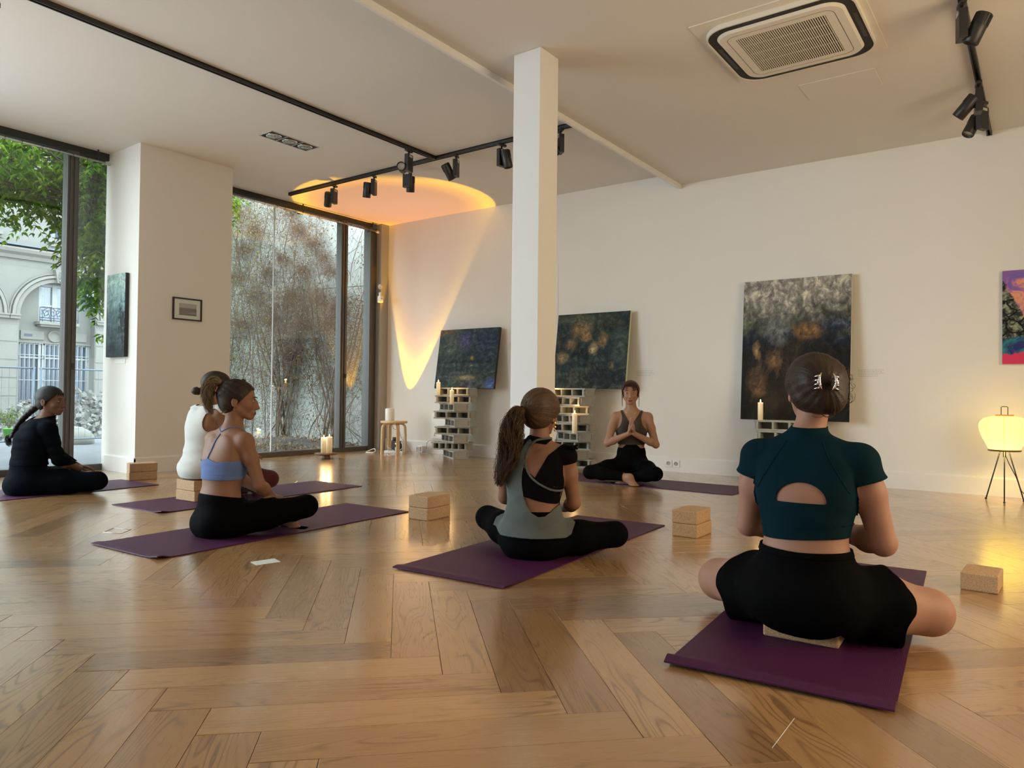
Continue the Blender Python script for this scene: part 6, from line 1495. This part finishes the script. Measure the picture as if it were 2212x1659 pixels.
loose = .007 + np.clip((.33 - z) / .33, 0, 1) * .020 + np.where(z < .14, (.14 - z) * .12, 0)
tk = f2.part('grey_tank_top', GREYM, fg_, loose, disp=fold_noise(V, 34, .0035, (1.2, 1, .55), 2.0) * np.clip((.36 - z) * 5, .15, 1) + fold_noise(V, 60, .0012, (1, 1, 1)), sm=2, th=.0016)
trim = np.abs(poly_sd(smoothpoly([(.045, .585), (-.005, .565), (-.030, .50), (-.015, .43), (.04, .375), (.14, .325), (.30, .36), (.30, .585)], 2), x, z)) - .0048
f2.part('ribbed_edge', GREYM, np.maximum.reduce([trim, y - .06, np.where(arm < tor, 1, -1), x - .150]), .0075, th=.002, parent=tk)
for i in range(3): pass
fr = []
for i in range(26): a = i / 25; p = f2.P['shR'] + vv(.035 + .012 * math.sin(i * 2.4), -.03 + .09 * a - .02, .040 + .008 * math.sin(i * 1.9)); fr.append(p)
MB().tube([tuple(p) for p in fr], .006, 6).build('shoulder_ruffle', BLKT, bt)
hc = hair_cap(f2, HM, (-.030, -.122, .010), [(0, .070), (35, .062), (60, .020), (75, -.002), (92, -.028), (120, -.062), (150, -.085), (180, -.090)], t=.020, nstr=460, groove=.0015, seed=4)
b = f2.hl(-.030, -.125, .010); path = [b, b + vv(-.025, -.030, -.012), b + vv(-.045, -.040, -.07), b + vv(-.055, -.040, -.15), b + vv(-.065, -.040, -.23), b + vv(-.095, -.035, -.31), b + vv(-.125, -.03, -.38)]
lock_bundle(f2, HM, path, [.012, .036, .052, .058, .054, .042, .022], 900, .0013, wav=.010, wf=8, seed=9, fray=.45, parent=hc, m=30)
lock_bundle(f2, HB, path, [.010, .028, .040, .044, .038, .026, .010], 260, .0036, wav=.008, wf=8, seed=10, fray=.35, name='ponytail_core', parent=hc, m=24)
MB().tube([tuple(b + vv(-.008, -.012, .0) + vv(.0, .017 * math.cos(a), .017 * math.sin(a))) for a in np.linspace(0, 2 * PI, 14)[:-1]], .0045, 6, closed=True).build('hair_tie', BLKT, hc)
w_ = [[f2.hl(.06, .03 + .003 * i, .02), f2.hl(.078, .035, -.04), f2.hl(.080, .03, -.09), f2.hl(.078 + .003 * i, .02, -.14), f2.hl(.088, .015, -.19)] for i in range(3)]
Vw, Fw, rw = strands(w_, .0009, .0006, 3); tag(np_mesh('loose_wisps', Vw, Fw, HM, hc, True, rw), kind='stuff')
e_ = f2.hl(.080, -.004, -.044); MB().sphere(tuple(e_), .0085, 12).sphere(tuple(e_ + vv(.001, 0, -.020)), .0075, 12).sphere(tuple(e_ + vv(.001, -.002, -.036)), .0055, 10).build('earring', MT['gold'], f2.root)

# ------------------------------------------------------------------ 3. woman in the blue bra top, in profile
J = dict(pelvis=(0, 0, .105), waist=(.0, .010, .265), chest=(.0, .035, .410), upper=(.003, .058, .515), neck=(.012, .075, .600), head=(.018, .100, .752),
         headf=((.62, .78, -.05), (0, .05, 1)), shL=(-.150, .050, .528), shR=(.155, .058, .530), elL=(-.17, .175, .320), elR=(.205, .115, .290), wrL=(.03, .30, .200), wrR=(.135, .255, .195),
         hipL=(-.085, .03, .085), hipR=(.085, .03, .085), knL=(-.30, .30, .10), knR=(.30, .36, .155), anL=(.07, .42, .05), anR=(.0, .30, .045), toeL=(.18, .44, .012), toeR=(-.16, .28, .02),
         feet=dict(L=(.1, .2, 1), R=(0, .2, 1)), hands=dict(L=((.8, .25, -.15), (.1, -.1, -1), .35, 1, -1), R=((-.85, .30, -.32), (-.2, -.1, -1), .35, 1, 1)))
f3 = Figure('woman in periwinkle blue bra top and black leggings, head in profile, messy ponytail', (-3.695, 2.305, 0), -.02, J, SK2, h=.0048, slim=.97)
V = f3.V; x, y, z = V.T; arm = f3.dist('arm+hand'); tor = f3.dist('torso')
f3.part('leggings', BLK, legs_cut(f3, .225, .80, slope=-.18 * y), .004, disp=fold_noise(V, 22, .001), sm=1)
dv = np.where(y < .04, .405 + .030 * np.clip(1 - np.abs(x - .0) / .07, 0, 1) + .012 * np.abs(x) / .1, .46); f = np.maximum(np.maximum(z - dv, .308 - z), np.where(arm < tor - .002, 1, -1))
f = np.maximum(np.maximum(z - dv, .318 + .02 * y - z), (tor - arm) - .006)
br = f3.part('bra_top', BLUE, f, .0042, disp=fold_noise(V, 40, .0011, (.4, .4, 2.2)), sm=2)
f3.part('bra_band', BLUE, np.maximum(np.abs(z - .330 - .02 * y) - .011, (tor - arm) - .004), .0058, th=.0012, parent=br)
def strap(fig, P, r, mat, par, nm='strap'):
    Q = []
    for a, b in zip(P[:-1], P[1:]):
        for t in np.linspace(0, 1, 9)[:-1]:
            q = np.asarray(a) * (1 - t) + np.asarray(b) * t; d2 = ((fig.V - q) ** 2).sum(1) + np.where(fig.dist('arm') < fig.dist('torso') - .02, .002, 0); i = np.argmin(d2); Q.append(fig.V[i] + fig.N[i] * .0015)
    Q = np.array(Q)
    for _ in range(3): Q[1:-1] = (Q[:-2] + 2 * Q[1:-1] + Q[2:]) / 4
    return MB().tube([tuple(q) for q in Q], r, 6).build(nm, mat, par)
strap(f3, [(0, -.06, .43), (.003, -.04, .47), (.006, -.02, .52), (.010, .0, .575)], .0042, BLUE, br)
strap(f3, [(.010, .0, .575), (-.05, .03, .600), (-.075, .09, .575), (-.07, .13, .51)], .0036, BLUE, br); strap(f3, [(.010, .0, .575), (.06, .04, .600), (.085, .10, .578), (.08, .14, .51)], .0036, BLUE, br)
MB().lathe([(.0235, -.028), (.0265, -.028), (.0275, .03), (.0245, .03)], 20, Matrix.Translation(Vector(f3.P['wrL'] * .93 + f3.P['elL'] * .07)) @ Vector(f3.P['elL'] - f3.P['wrL']).to_track_quat('Z', 'Y').to_matrix().to_4x4(), cap=False).build('wristband', WHITE, f3.root)['label'] = 'white wristband'
hc = hair_cap(f3, HB, (0, -.100, .088), [(0, .068), (35, .058), (60, .022), (75, -.002), (92, -.028), (120, -.062), (150, -.082), (180, -.088)], t=.009, nstr=300, groove=.0012, seed=6)
b = f3.hl(0, -.100, .088); bk = -f3.HR[1]
path = [b, b + bk * .035 + vv(0, 0, .018), b + bk * .065 + vv(0, 0, -.01), b + bk * .075 + vv(0, 0, -.07), b + bk * .065 + vv(0, 0, -.13), b + bk * .045 + vv(0, 0, -.18)]
lock_bundle(f3, HL, path, [.012, .026, .034, .033, .026, .014], 520, .0011, wav=.007, wf=7, seed=12, fray=.5, parent=hc); lock_bundle(f3, HM, path, [.010, .022, .028, .024, .015, .006], 130, .0032, wav=.006, seed=13, name='ponytail_core', fray=.35, parent=hc)
MB().sphere(tuple(f3.hl(0, .015, .112)), (.014, .014, .010), 10).build('top_knot', HB, hc)
w_ = [[f3.hl(.062 - .02 * u + .004 * i * u, -.050 - .055 * u - .03 * math.sin(u * (3 + .5 * i)), -.06 - .10 * u) for u in np.linspace(0, 1, 12)] for i in range(6)]
Vw, Fw, rw = strands(w_, .0008, .0005, 3); tag(np_mesh('loose_wisps', Vw, Fw, HL, hc, True, rw), kind='stuff')

# ------------------------------------------------------------------ 4. girl with the braid by the left window
J = dict(pelvis=(0, 0, .105), waist=(.0, .01, .255), chest=(.0, .040, .395), upper=(.0, .080, .495), neck=(.003, .120, .570), head=(.010, .150, .712),
         headf=((.80, .62, -.03), (0, .05, 1)), shL=(-.148, .080, .500), shR=(.150, .085, .502), elL=(-.17, .22, .30), elR=(.190, .145, .27), wrL=(-.03, .36, .19), wrR=(.06, .33, .18),
         hipL=(-.085, .03, .085), hipR=(.085, .03, .085), knL=(-.30, .33, .11), knR=(.295, .385, .095), anL=(.04, .40, .05), anR=(.0, .34, .045), toeL=(.16, .40, .02), toeR=(-.15, .30, .02),
         feet=dict(L=(.1, .2, 1), R=(0, .2, 1)), hands=dict(L=((.5, .6, -.1), (.1, -.1, -1), .35, 1, -1), R=((-.85, .25, -.15), (-.2, -.1, -1), .35, 1, 1)))
f4 = Figure('girl in dark navy with a long black braid, sitting by the left window', (-6.26, 2.30, 0), -.05, J, SK3, h=.0050, slim=1.10, bust=.9)
V = f4.V; x, y, z = V.T; hand = f4.dist('hand'); oth = f4.dist('torso+arm+leg+foot')
nk_ = f4.P['neck']; f = z - .590 - .25 * (y - .12); f = np.maximum(np.maximum(f, -1), (np.maximum(f4.along('elL', 'wrL'), f4.along('elR', 'wrR')) - .93) * .2 * 1.0 - np.where(hand < .02, 0, 9)); f = np.maximum(f, .225 - z); f = np.maximum(f, np.where(f4.dist('head+ear+lip') < f4.dist('torso'), 1, -1))
f = np.maximum(f, np.where(f4.dist('leg') < f4.dist('torso+arm'), .01, -.01))
f4.part('long_sleeve_top', NAVY, f, .011, disp=fold_noise(V, 18, .0055, (.5, .5, 2.6), 1.0), sm=2)
f4.part('leggings', NAVY, legs_cut(f4, .26, 1.3), .005, disp=fold_noise(V, 20, .0015), sm=1)
hc = hair_cap(f4, HK, (-.012, -.112, -.030), [(0, .066), (35, .058), (60, .022), (75, -.002), (92, -.028), (120, -.062), (150, -.086), (180, -.092)], t=.009, nstr=260, groove=.0011, seed=8)
b = f4.hl(-.012, -.106, -.035); end = b + vv(-.085, -.14, -.235); br_ = MB()
for i in range(11):
    t = i / 10; c0 = b * (1 - t) + end * t + vv(-.03 * math.sin(t * 3), -.018 * math.sin(t * 3), 0); s_ = .0300 * (1 - .40 * t); dirv = Vector(end - b).normalized()
    for sg in (-1, 1):
        off = Vector((sg * s_ * .55, sg * s_ * -.35, 0)); T = Matrix.Translation(Vector(c0) + off + Vector(dirv) * (s_ * .5 if sg > 0 else 0)) @ Vector((dirv.x - sg * .55, dirv.y + sg * .3, dirv.z)).to_track_quat('Z', 'Y').to_matrix().to_4x4()
        br_.sphere((0, 0, 0), (s_ * .78, s_ * .85, s_ * 1.35), 10, T)
br_.build('braid', HK, hc); lock_bundle(f4, HK, [end, end + vv(-.03, -.03, -.02), end + vv(-.02, -.025, -.06), end + vv(.0, -.02, -.085)], [.010, .020, .020, .010], 90, .0018, wav=.004, name='braid_end', parent=hc, seed=15)

# ------------------------------------------------------------------ 5. person in the white tank top, mostly hidden
J = dict(pelvis=(0, 0, .265), waist=(.0, .01, .405), chest=(.0, .03, .525), upper=(.0, .055, .625), neck=(.01, .075, .700), head=(.03, .115, .835),
         headf=((.45, .88, -.02), (0, .0, 1)), shL=(-.150, .05, .640), shR=(.150, .06, .640), elL=(-.17, .16, .42), elR=(.185, .15, .42), wrL=(.0, .36, .33), wrR=(.12, .34, .30),
         hipL=(-.085, .03, .245), hipR=(.085, .03, .245), knL=(-.33, .28, .14), knR=(.34, .36, .15), anL=(.10, .44, .05), anR=(-.02, .34, .045), toeL=(.22, .46, .02), toeR=(-.16, .28, .02),
         feet=dict(L=(.1, .2, 1), R=(0, .2, 1)), hands=dict(L=((.5, .6, -.1), (.1, -.1, -1), .35, 1, -1), R=((-.85, .30, -.3), (-.2, -.1, -1), .35, 1, 1)))
f5 = Figure('person in white tank top with low bun, behind the woman in the blue bra top', (-5.03, 2.98, 0), -.02, J, SK2, h=.0060, slim=1.0)
V = f5.V; x, y, z = V.T; arm = f5.dist('arm+hand'); tor = f5.dist('torso')
arm_hole = np.sqrt(((np.abs(x) - .158) / .050) ** 2 + ((z - .585) / .085) ** 2) - 1
f = np.maximum.reduce([z - .690 - .15 * (y - .02), .175 - z, -arm_hole * .04, (tor - arm) - .004, np.where((y > .11) & (z < .38), 1, -1), np.where(y > .04, .28 - z, -1)])
f5.part('white_tank_top', WHITE, f, .010, disp=fold_noise(V, 20, .0025, (.5, .5, 2.4)) * np.clip((.60 - z) * 5, .2, 1), sm=2)
f5.part('leggings', MAROON, legs_cut(f5, .40, .9), .004, sm=1)
hc = hair_cap(f5, HB, (-.0, -.118, -.020), [(0, .066), (35, .058), (60, .022), (75, -.002), (92, -.028), (120, -.062), (150, -.086), (180, -.092)], t=.010, nstr=200, groove=.0012, seed=18)
bun = f5.hl(-.02, -.150, -.035); m = MB().sphere(tuple(bun), (.034, .034, .030), 16); 
for k in range(5): m.tube([tuple(bun + vv(.026 * math.cos(a) * (1 - k * .12), .010 - k * .004, 0) + vv(0, -.020 * math.cos(a * .5) * .4, .024 * math.sin(a) * (1 - k * .12))) for a in np.linspace(0, 2 * PI, 14)[:-1]], .0085, 6, closed=True)
m.build('bun', HB, hc)

# ------------------------------------------------------------------ 6. smiling woman facing the class, palms together
J = dict(pelvis=(0, 0, .170), waist=(.0, .0, .325), chest=(.0, .0, .470), upper=(.0, -.005, .585), neck=(.003, .0, .675), head=(.012, .020, .830),
         headf=((.05, 1, -.02), (.03, 0, 1)), shL=(-.152, -.005, .604), shR=(.152, -.005, .602), elL=(-.225, .075, .350), elR=(.225, .085, .355), wrL=(-.024, .190, .455), wrR=(.024, .190, .455),
         hipL=(-.085, .03, .140), hipR=(.085, .03, .140), knL=(-.215, .395, .112), knR=(.375, .235, .095), anL=(.055, .300, .052), anR=(.015, .40, .075), toeL=(.17, .25, .03), toeR=(-.085, .455, .018),
         feet=dict(L=(0, .2, 1), R=(-.10, .3, 1)), hands=dict(L=((.10, .12, 1), (1, -.1, 0), .03, .72, 1, .1), R=((-.10, .12, 1), (-1, -.1, 0), .03, .72, -1, .1)))
MT['lips6'] = MT['lips']; MT['lips'] = simple('dark_red_lipstick', (.17, .018, .020), .35)
f6 = Figure('smiling woman facing the class with palms pressed together, taupe crop top and black leggings', (-3.155, 6.23, 0), PI + .47, J, SK4, h=.0042, slim=.96)
V = f6.V; x, y, z = V.T; arm = f6.dist('arm+hand'); tor = f6.dist('torso')
hand = f6.dist('hand')
f6.part('leggings', BLK, legs_cut(f6, .315, .86), .004, disp=fold_noise(V, 22, .001), sm=1)
vneck = np.where(y > -.01, z - .525 - 1.6 * np.abs(x), z - .64); holes = np.sqrt(((np.abs(x) - .170) / .082) ** 2 + ((z - .59) / .110) ** 2) - 1
f = np.maximum.reduce([vneck * .5, .347 - z, -holes * .05, (tor - arm) + .002, np.where(hand < .03, hand * 0 + np.where(hand < tor, 1, -1), -1)])
tp = f6.part('crop_top', TAUPE, f, .0042, disp=fold_noise(V, 24, .0009), sm=2)
f6.part('hem_band', TAUPE, np.maximum(np.abs(z - .355) - .008, (tor - arm) + .002), .0056, th=.001, parent=tp)
hc = hair_cap(f6, HR_, (0, -.118, .030), [(0, .064), (25, .060), (45, .052), (60, .030), (76, .005), (95, -.030), (120, -.062), (150, -.086), (180, -.092)], t=.012, nstr=260, groove=.0014, seed=21)
w_ = []; rs = np.random.default_rng(31)
for i in range(70):      # fringe and the loose locks at the temples
    sg = rs.choice((-1, 1)); u = rs.random(); b = (sg * (.008 + .05 * u), .076 - .022 * u, .092 - .012 * u)
    if u < .55: P = [b, (sg * (.018 + .05 * u), .092, .068), (sg * (.026 + .055 * u), .094 - .012 * u, .045), (sg * (.030 + .062 * u), .086 - .012 * u, .022 + .01 * rs.random())]
    else: P = [b, (sg * .068, .055, .05), (sg * (.078 + .004 * rs.random()), .040, .0), (sg * .080, .035, -.05), (sg * (.074 + .006 * rs.random()), .034, -.085 - .05 * rs.random() ** 2)]
    P = np.array(P); tt = np.linspace(0, 1, 10); Q = np.stack([np.interp(tt, np.linspace(0, 1, len(P)), P[:, j]) for j in range(3)], 1)
    for _ in range(2): Q[1:-1] = (Q[:-2] + 2 * Q[1:-1] + Q[2:]) / 4
    w_.append([f6.hl(*(q + rs.normal(size=3) * .0004)) for q in Q])
Vw, Fw, rw = strands(w_, .0016, .0007, 3); tag(np_mesh('fringe', Vw, Fw, HR_, hc, True, rw), kind='stuff')
for sg in (-1, 1):
    R3 = Matrix([list(f6.HR[0]), list(f6.HR[1]), list(f6.HR[2])]).transposed().to_4x4(); T = Matrix.Translation(Vector(f6.hl(sg * .078, .0, -.052))) @ R3
    MB().tube([(0, .013 * math.cos(a), .013 * math.sin(a)) for a in np.linspace(0, 2 * PI, 16)[:-1]], .0030, 8, closed=True, T=T).build('earring', MT['gold'], f6.root)
nc = []
for a in np.linspace(0, 2 * PI, 40)[:-1]:
    q = f6.P['neck'] + vv(.062 * math.sin(a), .062 * math.cos(a) + .012, -.030 * math.cos(a) - .008); i = np.argmin(((V - q) ** 2).sum(1)); nc.append(tuple(V[i] + f6.N[i] * .0018))
nc = np.array(nc); 
for _ in range(2): nc = (np.roll(nc, 1, 0) + 2 * nc + np.roll(nc, -1, 0)) / 4
MB().tube([tuple(p) for p in nc], .0018, 6, closed=True).build('necklace', MT['gold'], f6.root)
MB().tube([tuple(f6.P['wrR'] + vv(-.030 + .0095 * math.cos(a), .028 + .0100 * math.sin(a), .128)) for a in np.linspace(0, 2 * PI, 14)[:-1]], .0016, 6, closed=True).build('ring', MT['gold'], f6.root)
